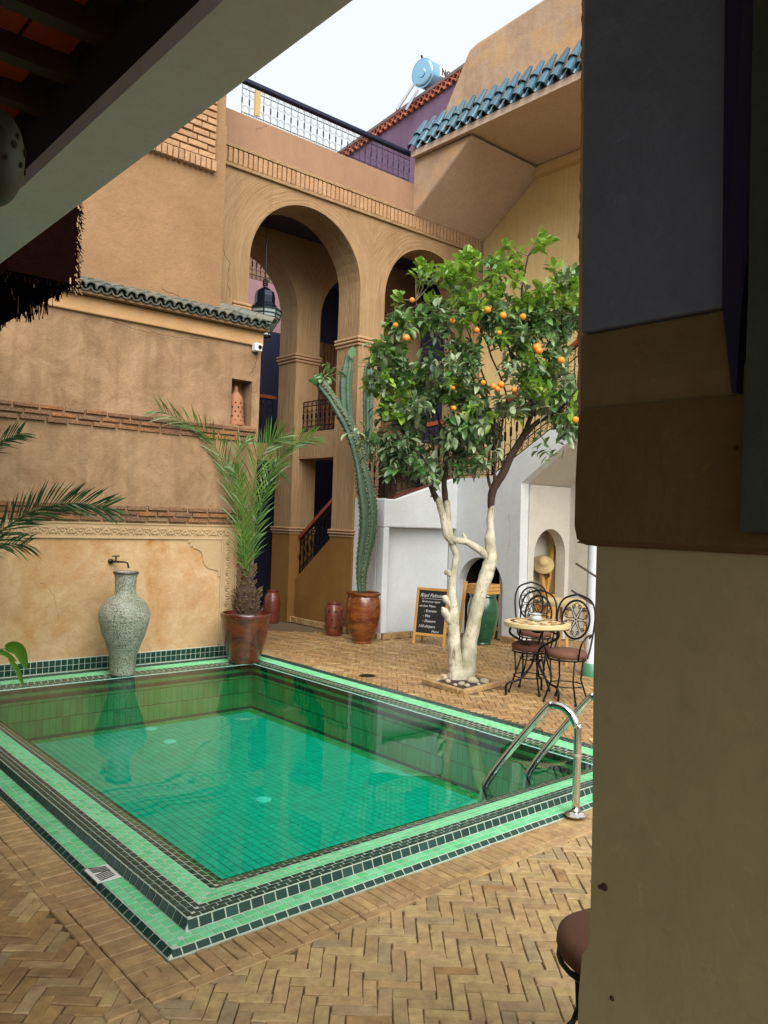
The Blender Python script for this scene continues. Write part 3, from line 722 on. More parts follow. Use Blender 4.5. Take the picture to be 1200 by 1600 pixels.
# --- arcade
AY = 8.70
ar = thing('arcade', 'tall combed plaster arcade with two high arches at the courtyard end', 'arcade', (7.1, 8.95, 0))
b = MB()
pts = [(4.47, 0), (5.19, 0)] + arc(6.085, 4.80, .895) + [(6.98, 0), (7.43, 0)] + [(7.43, 4.0)] + arc(8.29, 4.80, .86) + [(9.15, 0), (9.458, 0), (9.458, 5.86), (4.47, 5.86)]
P, d = wallpoly(pts, 1, AY, .49); b.prism(P, d); b.build('arched_wall', ARC, ar)
b = MB(); b.box(4.465, 9.458, AY - .004, AY + .47, 6.13, 6.56); b.build('parapet', PARAPET, ar, bevel=.01)
b = MB(); b.box(4.465, 9.458, AY + .01, AY + .47, 5.86, 6.13); b.build('course_backing', ARC, ar)
b = MB(); b.box(4.465, 9.456, AY - .035, AY + .1, 5.855, 5.895); b.box(4.465, 9.456, AY - .03, AY + .1, 6.095, 6.135); b.build('string_course', ARC, ar, bevel=.006)
items = [((4.50 + i * .0715, AY - .004, 5.995), X_, Z_, -Y_, .054, .185, .04, BRICKP) for i in range(69)]
pieces(ar, 'brick', items, 300)
def capital(x0, x1, y0, y1, z0, parent, mat, nm='capital', h=.045):
    b = MB()
    for k in range(3):
        e = .022 + .016 * (k if k < 2 else 1)
        b.box(x0 - e, x1 + e, y0 - e, y1 + e, z0 + k * h + .003, z0 + (k + 1) * h - .004)
    return b.build(nm, mat, parent, bevel=.014)
capital(6.98, 7.43, AY, AY + .49, 4.02, ar, BRICKP)
capital(5.00, 5.19, AY, AY + .49, 4.10, ar, BRICKP)
capital(6.975, 7.43, AY, AY + .49, 1.33, ar, BRICKP, 'lower_capital', .038)
b = MB(); b.box(6.97, 7.434, AY - .010, AY + .50, 0, 1.33); b.build('dado', DADO, ar)
# rear arcade
ra = thing('rear_arcade', 'shaded inner arcade standing behind the front arches', 'arcade', (6.9, 10.3, 0))
RY = 10.09
b = MB()
pts = [(4.3, 0), (5.12, 0)] + arc(6.005, 4.68, .885) + [(6.89, 0), (7.32, 0)] + arc(8.17, 4.68, .85) + [(9.02, 0), (9.458, 0), (9.458, 5.9), (4.3, 5.9)]
P, d = wallpoly(pts, 1, RY, .46); b.prism(P, d); b.build('arched_wall', ARC, ra)
capital(6.89, 7.32, RY, RY + .46, 3.95, ra, BRICKP); capital(6.885, 7.32, RY, RY + .46, 1.33, ra, BRICKP, 'lower_capital', .038)
b = MB(); b.box(6.88, 7.324, RY - .01, RY + .47, 0, 1.33); b.build('dado', DADO, ra)
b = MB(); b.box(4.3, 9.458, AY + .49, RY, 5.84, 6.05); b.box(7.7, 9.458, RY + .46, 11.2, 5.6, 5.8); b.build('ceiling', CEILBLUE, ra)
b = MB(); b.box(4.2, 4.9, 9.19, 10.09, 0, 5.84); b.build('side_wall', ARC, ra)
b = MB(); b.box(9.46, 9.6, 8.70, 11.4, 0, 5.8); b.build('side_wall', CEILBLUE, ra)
# upper gallery
ga = thing('gallery', 'upper gallery floor carried between the pillars with iron railings', 'gallery', (8.0, 10.5, 2.48))
b = MB(); b.box(7.0, 7.30, AY + .49, RY - .002, 2.48, 2.88); b.box(7.30, 9.455, 9.4, 11.3, 2.60, 2.86); b.box(4.9, 7.0, 10.56, 12.2, 2.45, 2.72); b.build('slab', ARC, ga)
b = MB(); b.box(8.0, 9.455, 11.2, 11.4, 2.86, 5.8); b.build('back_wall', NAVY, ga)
b = MB()
for i in range(14): b.box(8.1 + i * .07, 8.155 + i * .07, 11.10, 11.19, 2.9, 4.6)
for i, o in enumerate([0]): b.build('shutter_boards', OLDWOOD, ga)
def rail_panel(p0, p1, z0, z1, parent, mat=IRON, sp=.11, scr=True, name='railing', th=.012, zs=None):
    """upright iron bars with ring scrolls between two points; z0/z1 may be given as (start, end) pairs"""
    p0 = Vector((p0[0], p0[1], 0)); p1 = Vector((p1[0], p1[1], 0)); L = (p1 - p0).length; n = max(2, round(L / sp)); b = MB()
    za = z0 if isinstance(z0, tuple) else (z0, z0); zb = z1 if isinstance(z1, tuple) else (z1, z1)
    at_ = lambda t, h: p0.lerp(p1, t) + Z_ * ((za[0] * (1 - t) + za[1] * t) * (1 - h) + (zb[0] * (1 - t) + zb[1] * t) * h)
    for h in (0.0, .16, .84, 1.0): b.bar(at_(0, h), at_(1, h), th, th)
    for i in range(n + 1):
        t = i / n; b.bar(at_(t, 0), at_(t, 1), th * .8, th * .8)
        b.bar(at_(t, .42), at_(t, .58), th * 2, th * 2)
        if i < n and scr:
            u = (p1 - p0).normalized()
            for h in (.08, .92, .28, .72):
                c = at_((i + .5) / n, h); r = min(sp * .32, (zb[0] - za[0]) * .07)
                if h in (.28, .72):
                    sg = 1 if h == .28 else -1
                    b.tube([c + u * (r * 1.3) * cos(a) + Z_ * sg * r * 1.3 * sin(a) for a in [pi * q / 6 for q in range(7)]], th * .35, 4, cap=False)
                else: b.tube([c + u * r * cos(a) + Z_ * r * sin(a) for a in [2 * pi * q / 8 for q in range(8)]], th * .35, 4, closed=True)
    return b.build(name, mat, parent)
rail_panel((7.05, 9.2), (7.05, 10.08), 2.90, 3.35, ga)
rail_panel((4.95, 10.7), (6.9, 10.7), 2.74, 3.42, ga)
b = MB(); b.bar((4.95, 10.7, 3.46), (6.95, 10.7, 3.46), .06, .05); b.build('handrail', REDWOOD, ga)
# dark room behind the rear arch + pink house beyond
bk = thing('back_room', 'dark blue shaded room front seen behind the left pillar', 'room front', (6.5, 12.3, 0))
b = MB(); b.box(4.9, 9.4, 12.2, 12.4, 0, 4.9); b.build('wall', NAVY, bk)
b = MB(); b.box(6.0, 6.9, 12.14, 12.2, 0, 2.1); b.build('door_leaf', DARKWOOD, bk)
b = MB()
for k in range(3):
    b.bar((6.1, 11.5, .45 + k * .16), (7.0, 11.5, .45 + k * .16), .03, .05)
for x in (6.12, 6.55, 6.98): b.bar((x, 11.5, 0), (x, 11.5, .8), .035, .035)
bb = b.build('blue_rack', simple('pale_blue_paint', rgb(92, 120, 138), .6, 0, .2, 10, 0), None, label='low pale blue metal rack in the dark passage left of the pillar', cat='rack')
ph = thing('pink_house', 'dusky pink house wall with a lattice window seen through the rear arch', 'house', (8, 15, 0))
b = MB(); b.box(5.5, 11, 15.0, 15.4, 0, 6.7); b.build('wall', PINK, ph)
b = MB(); b.box(5.5, 11, 15.2, 15.6, 6.7, 9.4); b.build('upper_wall', plaster('tan_far', rgb(150, 116, 96), rgb(160, 126, 100), rgb(140, 106, 90)), ph)
b = MB(); b.box(7.55, 8.15, 15.14, 15.2, 6.7, 8.6); b.build('shutter', simple('slate_blue_shutter', rgb(88, 90, 128), .6, 0, .2, 10, 0), ph)
rail_panel((7.0, 15.1), (10.5, 15.1), 6.72, 7.4, ph)

# --- parapet railing on the arcade roof
pr = thing('roof_railing', 'blue black iron railing along the roof terrace above the arches', 'railing', (6.5, 8.85, 6.56))
rail_panel((5.07, 8.82), (7.92, 8.82), 6.58, 7.02, pr, RAILB, .105, th=.0065)
b = MB(); b.box(5.02, 7.97, 8.78, 8.86, 7.02, 7.075); b.build('handrail', RAILB, pr, bevel=.01)
b = MB(); b.box(5.24, 5.32, 8.79, 8.81, 6.66, 6.98); b.build('hanging_tag', simple('tan_tag', rgb(178, 150, 92), .7, 0, .1, 10, 0), pr)

# --- stair wall behind the pillars (flight one)
st = thing('stair_wall', 'dark ochre stair wall with iron balustrade between the two pillars', 'staircase', (7.1, 9.6, 0))
b = MB()
P, d = wallpoly([(10.09, 0), (10.09, .62), (10.01, .70), (9.19, 1.33), (9.19, 0)], 0, 7.0, .14); b.prism(P, d); b.build('side_wall', DADO, st)
rail_panel((7.06, 10.05), (7.06, 9.2), (.74, 1.36), (1.24, 1.88), st, IRON, .09, th=.014)
b = MB(); b.bar((7.06, 10.07, 1.28), (7.06, 9.10, 1.97), .06, .05); b.build('handrail', REDWOOD, st)
for k in range(8):
    b = MB(); b.box(7.15, 8.3, 10.2 - k * .16 - .17, 10.2 - k * .16, 0.0 if k == 0 else .17 * k - .02, .17 * (k + 1)); b.build('step', OLDWOOD, st)
# --- white stair block
ws = thing('white_staircase', 'white limewashed staircase mass climbing to the right behind the orange tree', 'staircase', (8.0, 7.8, 0))
# left face + recessed front with ledge
b = MB()
b.prism([(7.02, 8.05, 1.50), (8.44, 8.05, 1.50), (8.44, 8.05, 2.23), (8.28, 8.05, 2.22), (7.20, 8.05, 1.88), (7.02, 8.05, 1.88)], (0, .14, 0))
b.box(7.0, 7.14, 8.19, 8.698, 0, 1.88); b.box(7.0, 7.10, 8.05, 8.19, 0, 1.50); b.box(6.995, 7.03, 8.045, 8.69, 1.495, 1.885); b.box(7.14, 8.38, 8.19, 8.33, 0, 1.50)
b.box(7.02, 7.14, 8.0501, 8.19, 1.4999, 1.88)
b.build('landing_wall', WHITE, ws, bevel=.015)
b = MB()
pts = [(8.19, 0), (8.19, 2.235), (7.44, 2.235), (6.04, 3.07), (3.6, 4.52), (3.6, 4.49), (3.6, 4.2), (6.26, 2.59), (6.88, 2.15), (6.85, 0), (7.14, 0)] + [(7.14 + .84 * 0, .70)] + [(7.56 - .42 * cos(pi * i / 16), .70 + .42 * sin(pi * i / 16)) for i in range(1, 17)] + [(7.98, 0)]
P, d = wallpoly(pts, 0, 8.38, .16); b.prism(P, d); b.build('side_wall', WHITE, ws)
b = MB(); b.prism([(8.54, 8.19, 2.0), (8.54, 7.44, 2.0), (8.54, 3.6, 4.30), (8.54, 3.6, 4.19), (8.54, 6.28, 2.57), (8.54, 6.88, 2.14), (8.54, 8.19, 1.8)], (.916, 0, 0)); b.build('flight', CREAM, ws)
# cross wall with niche (faces the pool), plane Y=6.85
b = MB()
pts = [(8.541, 0), (8.541, 2.14), (9.457, 2.14), (9.457, 0), (9.36, 0), (9.36, 1.0)] + [(9.01 + .35 * cos(pi * i / 18), 1.18 + .37 * sin(pi * i / 18)) for i in range(0, 19)] + [(8.66, 0)]
P, d = wallpoly(pts, 1, 6.85, .16); b.prism(P, d); b.build('niche_wall', CREAM, ws)
b = MB(); b.box(8.541, 9.457, 7.24, 7.34, 0, 1.79); b.build('niche_back', CREAM, ws)
b = MB(); b.box(8.545, 9.45, 7.35, 8.18, 0, 1.78); b.build('store_core', CLAYD, ws)
for o in [ws.children[-1]]: 
    bpy.data.objects.remove(o)
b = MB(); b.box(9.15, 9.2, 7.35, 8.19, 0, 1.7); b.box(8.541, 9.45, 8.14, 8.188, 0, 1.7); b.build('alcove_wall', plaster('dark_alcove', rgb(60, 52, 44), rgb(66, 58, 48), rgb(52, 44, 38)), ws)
# stone kerb at foot of walls
items = []
def kerb(p0, p1, n, out, h=.09):
    p0 = Vector(p0); p1 = Vector(p1); d = (p1 - p0); L = d.length / n; d.normalize()
    for i in range(n): items.append((p0 + d * (i + .5) * L + Vector(out) * .02 + Z_ * h / 2, d, Z_, out, L - .012, h * R.uniform(.9, 1), .05, BRICKE))
kerb((7.0, 8.05, 0), (8.36, 8.05, 0), 8, -Y_); kerb((7.0, 8.69, 0), (7.0, 8.06, 0), 4, -X_)
kerb((8.38, 7.13, 0), (8.38, 6.86, 0), 2, -X_)
kr = thing('stone_kerb', 'low brown stone kerb along the foot of the white stair walls', 'kerb', (7.5, 8, 0)); pieces(kr, 'stone', items, 60)
items = []; kerb((6.965, 10.05, 0), (6.965, 8.75, 0), 8, -X_); kerb((6.9, 10.08, 0), (7.0, 10.08, 0), 1, -Y_); kerb((6.97, 8.69, 0), (7.0, 8.69, 0), 1, -Y_)
kr2 = thing('stone_kerb', 'low brown stone kerb under the ochre stair wall and pillars', 'kerb', (6.95, 9.4, 0)); pieces(kr2, 'stone', items, 60)
# steps of the rising flights (seen between balusters)
for k in range(5):
    b = MB(); b.box(7.3 + k * .22, 7.3 + (k + 1) * .22 + .02, 8.20, 8.69, 1.5, 1.62 + k * .11); b.build('step', simple('red_step_%d' % 0, rgb(92, 28, 20), .7, 0, .3, 12, .1) if k == 0 else bpy.data.materials['red_step_0'], ws)
b = MB(); b.bar((7.2, 8.12, 1.905), (8.30, 8.12, 2.245), .05, .03); b.build('red_curb', bpy.data.materials['red_step_0'], ws)
sr = thing('stair_railing', 'black scrolled iron stair railing with red wooden handrail above the white stairs', 'railing', (8.0, 8.0, 1.9))
rail_panel((7.05, 8.66), (7.05, 8.14), 1.92, 2.68, sr, IRON, .10, th=.012)
rail_panel((7.06, 8.12), (8.34, 8.12), (1.94, 2.28), (2.70, 3.06), sr, IRON, .10, th=.012)
rail_panel((8.44, 8.12), (8.44, 7.44), 2.28, 3.06, sr, IRON, .10, th=.012)
rail_panel((8.44, 7.44), (8.44, 4.2), (2.28, 4.20), (3.08, 5.00), sr, IRON, .10, th=.012)
for p in ((7.05, 8.12, 1.9, 2.8), (8.44, 8.12, 2.2, 3.1), (8.44, 7.44, 2.2, 3.15), (8.44, 6.0, 3.1, 3.98)): b = MB(); b.bar((p[0], p[1], p[2]), (p[0], p[1], p[3]), .03, .03); b.build('post', IRON, sr)
b = MB(); b.bar((7.05, 8.68, 2.73), (7.05, 8.10, 2.75), .06, .05); b.bar((7.05, 8.12, 2.76), (8.42, 8.12, 3.12), .06, .05); b.bar((8.44, 8.14, 3.12), (8.44, 7.42, 3.12), .06, .05); b.bar((8.44, 7.46, 3.12), (8.44, 4.2, 5.06), .06, .05)
b.build('handrail', REDWOOD, sr)
# --- right wall and overhang
rw = thing('right_wall', 'high yellow ochre wall with projecting upper storey on the right', 'building', (9.8, 6.5, 0))
b = MB(); b.box(9.46, 9.9, 2.2, 8.69, 0, 6.88)
b.build('wall', OCHRE, rw)
b = MB(); b.box(9.445, 9.47, 2.6, 6.849, 0, 3.3); b.build('alcove_panel', CREAM, rw)
# window with dark frame
b = MB(); b.box(9.42, 9.47, 6.86, 7.10, 4.42, 5.30); b.build('window_frame', simple('grey_window_frame', rgb(84, 80, 84), .6, 0, .2, 10, 0), rw)
b = MB(); b.box(9.41, 9.43, 6.90, 7.06, 4.48, 5.24); b.build('window_pane', simple('dark_pane', rgb(46, 44, 54), .2, 0, .2, 10, 0), rw)
# corbel: sloping underside from the arcade up and out, and overhanging soffit
EV = 6.90
b = MB(); b.prism([(7.92, 8.698, 6.10), (7.92, 8.698, 6.93), (7.92, 7.56, 6.90)], (1.54, 0, 0)); b.build('corbel', UPPER_R, rw)
b = MB(); b.prism([(7.925, 8.69, 6.094), (7.925, 7.56, 6.894), (9.455, 7.56, 6.894), (9.455, 8.69, 6.094)], (0, -.004, -.006)); b.build('corbel_soffit', SOFFIT, rw)
def skew(y): return 7.90 - (8.7 - y) * .02
b = MB(); b.prism([(7.86, 8.69, 6.935), (7.86, 3.0, 6.935), (9.9, 3.0, 6.935), (9.9, 8.69, 6.935)], (0, 0, .10)); b.build('soffit', SOFFIT, rw)
b = MB(); b.bar((9.40, 7.62, 6.86), (9.40, 3.0, 6.86), .12, .13); b.build('moulding', OCHRE, rw)
b = MB(); b.box(7.83, 7.86, 3.0, 8.69, 6.92, 7.01); b.build('eave_board', SOFFIT, rw)
b = MB()
b.prism([(8.12, 8.69, 7.0), (8.12, 7.86, 8.28), (8.12, 7.70, 8.32), (8.12, 6.1, 8.42), (8.12, 3.0, 8.6), (8.12, 3.0, 7.0)], (1.7, 0, 0)); b.build('upper_storey', UPPER_R, rw, bevel=.03)
b = MB(); b.prism([(7.84, 8.69, 7.00), (8.13, 8.69, 7.48), (8.13, 8.69, 7.0)], (0, -5.6, 0)); b.build('eave_bed', UPPER_R, rw)
bt = tile_mesh('roof_tile', ROOFB, .074, .036, .31, .012); bu = tile_mesh('roof_tile', ROOFB, .075, .075, .2, .014, up=False)
sl = Vector((.19, 0, .34)).normalized()
for i in range(28):
    y = 8.62 - i * .195
    for k in range(2):
        put(bt, 'roof_tile', rw, Vector((7.78, y, 7.02)) + sl * (k * .24) + Z_ * R.uniform(-.008, .008), (R.uniform(-.06, .06), -1, R.uniform(-.05, .05)), sl)
    put(bu, 'roof_tile', rw, Vector((7.80, y - .097, 7.05)), -Y_, sl)
# --- mauve building beyond with coping, and solar heater
mv = thing('mauve_building', 'mauve rendered building with two terracotta coping rows beyond the terrace', 'building', (10.4, 12, 0))
def mz(y): return 9.18 + (13.6 - y) * .108
b = MB(); b.prism([(10.02, 14.6, 0), (10.02, 14.6, mz(14.6) - .18), (10.02, 8.8, mz(8.8) - .18), (10.02, 8.8, 0)], (.5, 0, 0)); b.build('wall', PURPLE, mv)
cm = tile_mesh('coping_tile', ROOFR, .07, .07, .2, .02)
for k in range(2):
    for i in range(40):
        y = 14.5 - i * .145
        put(cm, 'coping_tile', mv, (9.96 + k * .05, y, mz(y) - .20 + k * .12), (0, -1, 0), (1, 0, .2))
b = MB(); b.prism([(9.99, 14.6, mz(14.6) - .02), (9.99, 8.8, mz(8.8) - .02), (9.99, 8.8, mz(8.8) + .04), (9.99, 14.6, mz(14.6) + .04)], (.5, 0, 0)); b.build('coping_cap', simple('grey_cap', rgb(110, 92, 92), .8, 0, .2, 8, .1), mv)
hc = at(665, 118, 14.9); hd = (at(720, 146, 15.6) - at(660, 118, 14.7)).normalized()
he = thing('solar_water_heater', 'shiny blue steel solar water heater tank above the mauve building roofline', 'water heater', hc)
c0 = at(660, 114, 14.7); r = .245
b = MB(); b.tube([c0 + hd * t for t in (-.02, 0, .015, 1.5, 1.52)], [r * .8, r * .97, r, r, r * .9], 32); b.build('tank', TANK, he, ang=40)
b = MB(); b.tube([c0 + hd * -.04, c0 + hd * -.01], [.08, .09], 16); b.tube([c0 + hd * .0, c0 + hd * .03], [r * 1.04, r * 1.04], 32); b.build('end_cap', TANK, he, ang=40)
dn = Vector((0, 0, -1))
b = MB(); b.bar(c0 + hd * .3 + dn * .2, c0 + hd * .3 + dn * 1.1, .07, .05); b.bar(c0 + hd * .1 + dn * .22, c0 + hd * .7 + dn * .9, .05, .04); b.bar(c0 + hd * 1.2 + dn * .2, c0 + hd * 1.2 + dn * 1.1, .07, .05); b.build('stand', COPPER, he)
b = MB(); b.bar(at(646, 132, 14.7), at(620, 172, 14.7), .05, .04); b.bar(at(653, 140, 14.8), at(634, 172, 14.8), .04, .04); b.build('pipe', simple('grey_pipe', rgb(120, 126, 136), .5, .3, .1, 10, 0), he)
b = MB(); b.bar(c0 + Z_ * r, c0 + Z_ * (r + .07) - hd * .05, .025, .025); b.build('valve', BLACKP, he)
def text(body, size, origin, u, v, mat, parent, name='lettering', shear=0.0, off=.003, bold=0.0):
    cu = bpy.data.curves.new(name, 'FONT'); cu.body = body; cu.size = size; cu.shear = shear; cu.offset = bold - (.0012 if size < .1 else 0); cu.extrude = .0008
    o = bpy.data.objects.new(name, cu); S.collection.objects.link(o)
    dg = bpy.context.evaluated_depsgraph_get(); me = bpy.data.meshes.new_from_object(o.evaluated_get(dg)); bpy.data.objects.remove(o)
    me.name = name; me.materials.clear(); me.materials.append(mat)
    q = bpy.data.objects.new(name, me); S.collection.objects.link(q); q.parent = parent
    u = Vector(u).normalized(); v = Vector(v).normalized(); w_ = u.cross(v)
    m = Matrix((u, v, w_)).transposed().to_4x4(); m.translation = Vector(origin) + w_ * off - wloc(parent); q.matrix_local = m; return q
tv = (-fwd); sidev = hd.cross(Z_).normalized()
if sidev.dot(fwd) > 0: sidev = -sidev
b = MB(); b.obox(c0 + hd * .42 + sidev * r * .99 + Z_ * .02, hd, Z_, sidev, .20, .10, .012); b.build('label_plate', PLASTIC, he)
text('NC', .17, c0 + hd * .25 + sidev * (r * .99 + .014) - Z_ * .04, hd, Z_, BLACKP, he, bold=.004)

# ================================================================== PORTICO the camera stands in
XB = 0.95
b = MB(); b.box(.764, XB, -3, 7.77, 2.615, 2.66)
po = thing('portico_beam', 'long pale plastered beam crossing the upper left corner', 'beam', (XB, 3, 2.6)); b.build('beam', BEAMM, po)
pc = thing('portico_roof', 'dark ceiling of terracotta tiles on wooden joists above the beam', 'ceiling', (-.5, 3, 2.9))
b = MB(); b.box(-2.4, .95, -3, 7.77, 2.846, 3.0); b.build('slab', DARKWOOD, pc)
b = MB(); b.box(.766, XB - .002, -3, 7.77, 2.662, 2.84); b.build('wall_plate', simple('shaded_plate_blue', rgb(22, 20, 40), .8, 0, .3, 8, .1), pc)  # blue-black colour holds the shade on the beam's unlit inner side
items = []
for i in range(24):
    y = 1.00 + i * .245
    b = MB(); b.box(-2.4, .766, y, y + .05, 2.775, 2.845); b.build('joist', DARKWOOD, pc)
    for k in range(7): items.append(((.68 - k * .132 - (i % 2) * .05, y + .148, 2.838), X_, Y_, -Z_, .122, .19, .015, TERRA))
pieces(pc, 'ceiling_tile', items, 170)
rm_ = thing('unseen_portico_wall', 'unseen wall behind the camera with a wide opening added for light', 'wall', (-2.4, 2, 0))
b = MB(); b.box(-2.6, -2.4, 1.0, 7.77, 0, 3.2); b.box(-2.6, -2.4, -3.2, 1.0, 2.6, 3.2); b.build('masonry', PILL, rm_)  # wide opening left in this unseen wall to brighten the portico
# near pillar
np_ = thing('near_pillar', 'large dark plastered pillar filling the right side of the view', 'pillar', (XB + .2, 0, 0))
edge = lambda px, py: on(px, py, 0, XB).y
b = MB(); zz = [0, .4, .86, .94, 1.00, 1.02, 1.2, 1.4, 1.60]
ys = [edge(895, 1600), edge(895, 1600), edge(894, 1600), edge(896, 1500), edge(900, 1480), edge(912, 1462), edge(915, 1300), edge(919, 1000), edge(922, 860)]
vs = []; 
for z, y in zip(zz, ys):
    for k in range(2): vs.append((XB + .015 + k * .3, y, z))
    vs.append((XB + .315, -3.0, z)); vs.append((XB + .015, -3.0, z))
fs = []
for i in range(len(zz) - 1):
    for k, k2 in ((0, 1), (1, 2), (2, 3), (3, 0)): fs.append((i * 4 + k, i * 4 + k2, (i + 1) * 4 + k2, (i + 1) * 4 + k))
b.add(vs, fs); b.build('shaft', PILL, np_)
E1 = edge(896, 845); E2 = edge(905, 520); E3 = edge(912, 0)
def loft(rows_, name, mat):               # rows of (z, x of the face, picture x of the edge, picture y)
    vs = []; 
    for z, dx, y in rows_: vs += [(XB + dx, y, z), (XB + .27, y, z), (XB + .27, -3.0, z), (XB + dx, -3.0, z)]
    fs = [(i * 4 + k, i * 4 + (k + 1) % 4, (i + 1) * 4 + (k + 1) % 4, (i + 1) * 4 + k) for i in range(len(rows_) - 1) for k in range(4)]
    fs += [(0, 1, 2, 3), tuple(len(vs) - 4 + k for k in range(4))]
    b = MB(); b.add(vs, fs); return b.build(name, mat, np_, bevel=.005)
ed2 = lambda px, py, dx: on(px, py, 0, XB + dx).y
loft([(1.572, .03, E1 - .03), (1.574, .008, E1 - .014), (1.582, .001, E1 - .004), (1.60, 0, E1), (1.66, 0, E1 + .001), (1.752, 0, edge(903, 655)), (1.766, .004, edge(904, 640))], 'corbel_base', BASEM)
loft([(1.766, .014, ed2(905, 640, .014)), (1.80, .012, ed2(905, 600, .012)), (1.86, .03, ed2(905, 540, .03)), (1.882, .034, ed2(906, 520, .034))], 'corbel_slope', SLOPEM)
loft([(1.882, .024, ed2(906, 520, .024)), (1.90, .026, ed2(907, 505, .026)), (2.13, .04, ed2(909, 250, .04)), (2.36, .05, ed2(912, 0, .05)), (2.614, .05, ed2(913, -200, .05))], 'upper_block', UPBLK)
b = MB(); b.prism([(XB - .03, -3.0, 1.60), (XB - .03, edge(1180, 640), 1.60), (XB - .03, edge(1186, 500), 1.88), (XB - .03, edge(1190, 200), 2.15), (XB - .03, edge(1194, 0), 2.614), (XB - .03, -3.0, 2.614)], (.05, 0, 0)); b.build('side_block', plaster('dark_slate_paint', rgb(66, 74, 66), rgb(60, 68, 60), rgb(72, 80, 72)), np_)
b = MB(); b.prism([(XB + .006, edge(1120, 0), 2.614), (XB - .006, edge(1186, 0), 2.614), (XB - .006, edge(1184, 300), 2.02), (XB - .006, edge(1160, 520), 1.86), (XB - .004, edge(1152, 634), 1.768), (XB + .004, edge(1140, 630), 1.77), (XB + .008, edge(1122, 500), 1.885)], (.02, 0, 0)); b.build('recess_strip', simple('recess_shade_navy', rgb(16, 18, 60), .8, 0, .2, 4, .05), np_)  # navy strip drawn in place of a recess and its dark shade
# rough flaking outer edge
b = MB(); vs = []; zs_ = [1.40 + i * .0055 for i in range(222)]
KEY = [(1.40, .04, edge(919, 1000)), (1.570, .04, edge(921, 870)), (1.575, .006, E1 - .004), (1.752, .006, edge(903, 655)), (1.766, .014, ed2(905, 640, .014)), (1.86, .03, ed2(905, 540, .03)), (2.13, .045, ed2(909, 250, .045)), (2.36, .055, ed2(912, 0, .055)), (2.64, .055, ed2(913, -200, .055))]
for z in zs_:
    for a_, b_ in zip(KEY, KEY[1:]):
        if a_[0] <= z <= b_[0]: t_ = (z - a_[0]) / (b_[0] - a_[0]); dx = a_[1] + (b_[1] - a_[1]) * t_; yb = a_[2] + (b_[2] - a_[2]) * t_
    o_ = abs(noise.noise((3.1, 0, z * 55))) * .008 + abs(noise.noise((9, 2, z * 150))) * .006 + .001
    px_ = .006 if 1.58 < z < 1.76 else .0
    vs += [(XB + .25, yb - .07, z), (XB + .25, yb + .03, z), (XB + dx + .022 + o_ * .5, yb + .016 + o_ - px_, z), (XB + dx + .008, yb - .001 - px_, z), (XB + dx + .008, yb - .07, z)]
fs = [(i * 5 + k, i * 5 + (k + 1) % 5, (i + 1) * 5 + (k + 1) % 5, (i + 1) * 5 + k) for i in range(len(zs_) - 1) for k in range(5)]
b.add(vs, fs); b.build('flaking_edge', simple('flaking_plaster', rgb(206, 166, 124), .95, 0, .5, 40, .8), np_)
# pierced pendant lamp
lp = at(-14, 245, 1.6)
pl = thing('pendant_lamp', 'dark pierced metal pendant lamp hanging under the ceiling at left edge', 'lamp', (lp.x, lp.y, 2.0))
b = MB(); prof = [(.001, -.097)] + [(.062 * sin(pi * i / 16) ** .8, -.097 * cos(pi * i / 16)) for i in range(1, 16)] + [(.001, .097)]
b.lathe(lp, prof, 36); b.build('lamp_shade', simple('dark_olive_metal', rgb(56, 62, 44), .5, .3, .3, 10, .1), pl, smooth=True)
b = MB()
for k in range(10):
    for (zz_, rr_, s_) in ((.016, .0622, .010), (.038, .058, .007), (-.016, .0622, .007)):
        a = 2 * pi * k / 10 + zz_ * 9
        c = lp + Vector((cos(a) * rr_, sin(a) * rr_, zz_)); out = Vector((cos(a), sin(a), zz_ * 4)).normalized(); t_ = Vector((-sin(a), cos(a), 0))
        b.add([c + t_ * s_ * .6 + out * .002, c + out.cross(t_) * -s_ + out * .002, c - t_ * s_ * .6 + out * .002, c + out.cross(t_) * s_ + out * .002, c - out * .01], [(0, 1, 2, 3), (0, 1, 4), (1, 2, 4), (2, 3, 4), (3, 0, 4)])
b.build('cut_hole', CLAYD, pl)
b = MB(); b.tube([lp + Z_ * .09, (lp.x, lp.y, 2.845)], .004, 6); b.build('cord', BLACKP, pl)
# thatched awning
ta = thing('thatched_awning', 'dark fringed thatch awning poking out below the pale beam', 'awning', (1.4, 5, 2.8))
b = MB(); b.box(1.24, 1.60, 4.55, 7.6, 2.86, 3.30); b.build('thatch', THATCH, ta)
b = MB(); b2 = MB()
for i in range(1500):
    y = R.uniform(4.55, 7.5); x = R.uniform(1.24, 1.61); l = R.uniform(.01, .06) * (1.9 if (4.9 < y < 5.35 and R.random() < .5) else .8)
    (b if R.random() < .96 else b2).bar((x, y, 2.90), (x + R.uniform(-.02, .02), y + R.uniform(-.04, .01), 2.86 - l), .006, .003)
for i in range(260):
    z = R.uniform(2.84, 3.34); x = R.uniform(1.59, 1.612); l = R.uniform(.0, .012)
    (b2 if R.random() < .28 else b).bar((x, 4.56, z), (x + R.uniform(-.005, .03), 4.55 - l, z - R.uniform(.01, .05)), .005, .003)  # pale strands gathered on this edge paint its bright rim light
b.build('fringe', THATCH, ta, kind='stuff'); b2.build('pale_fringe', STRAW, ta, kind='stuff')

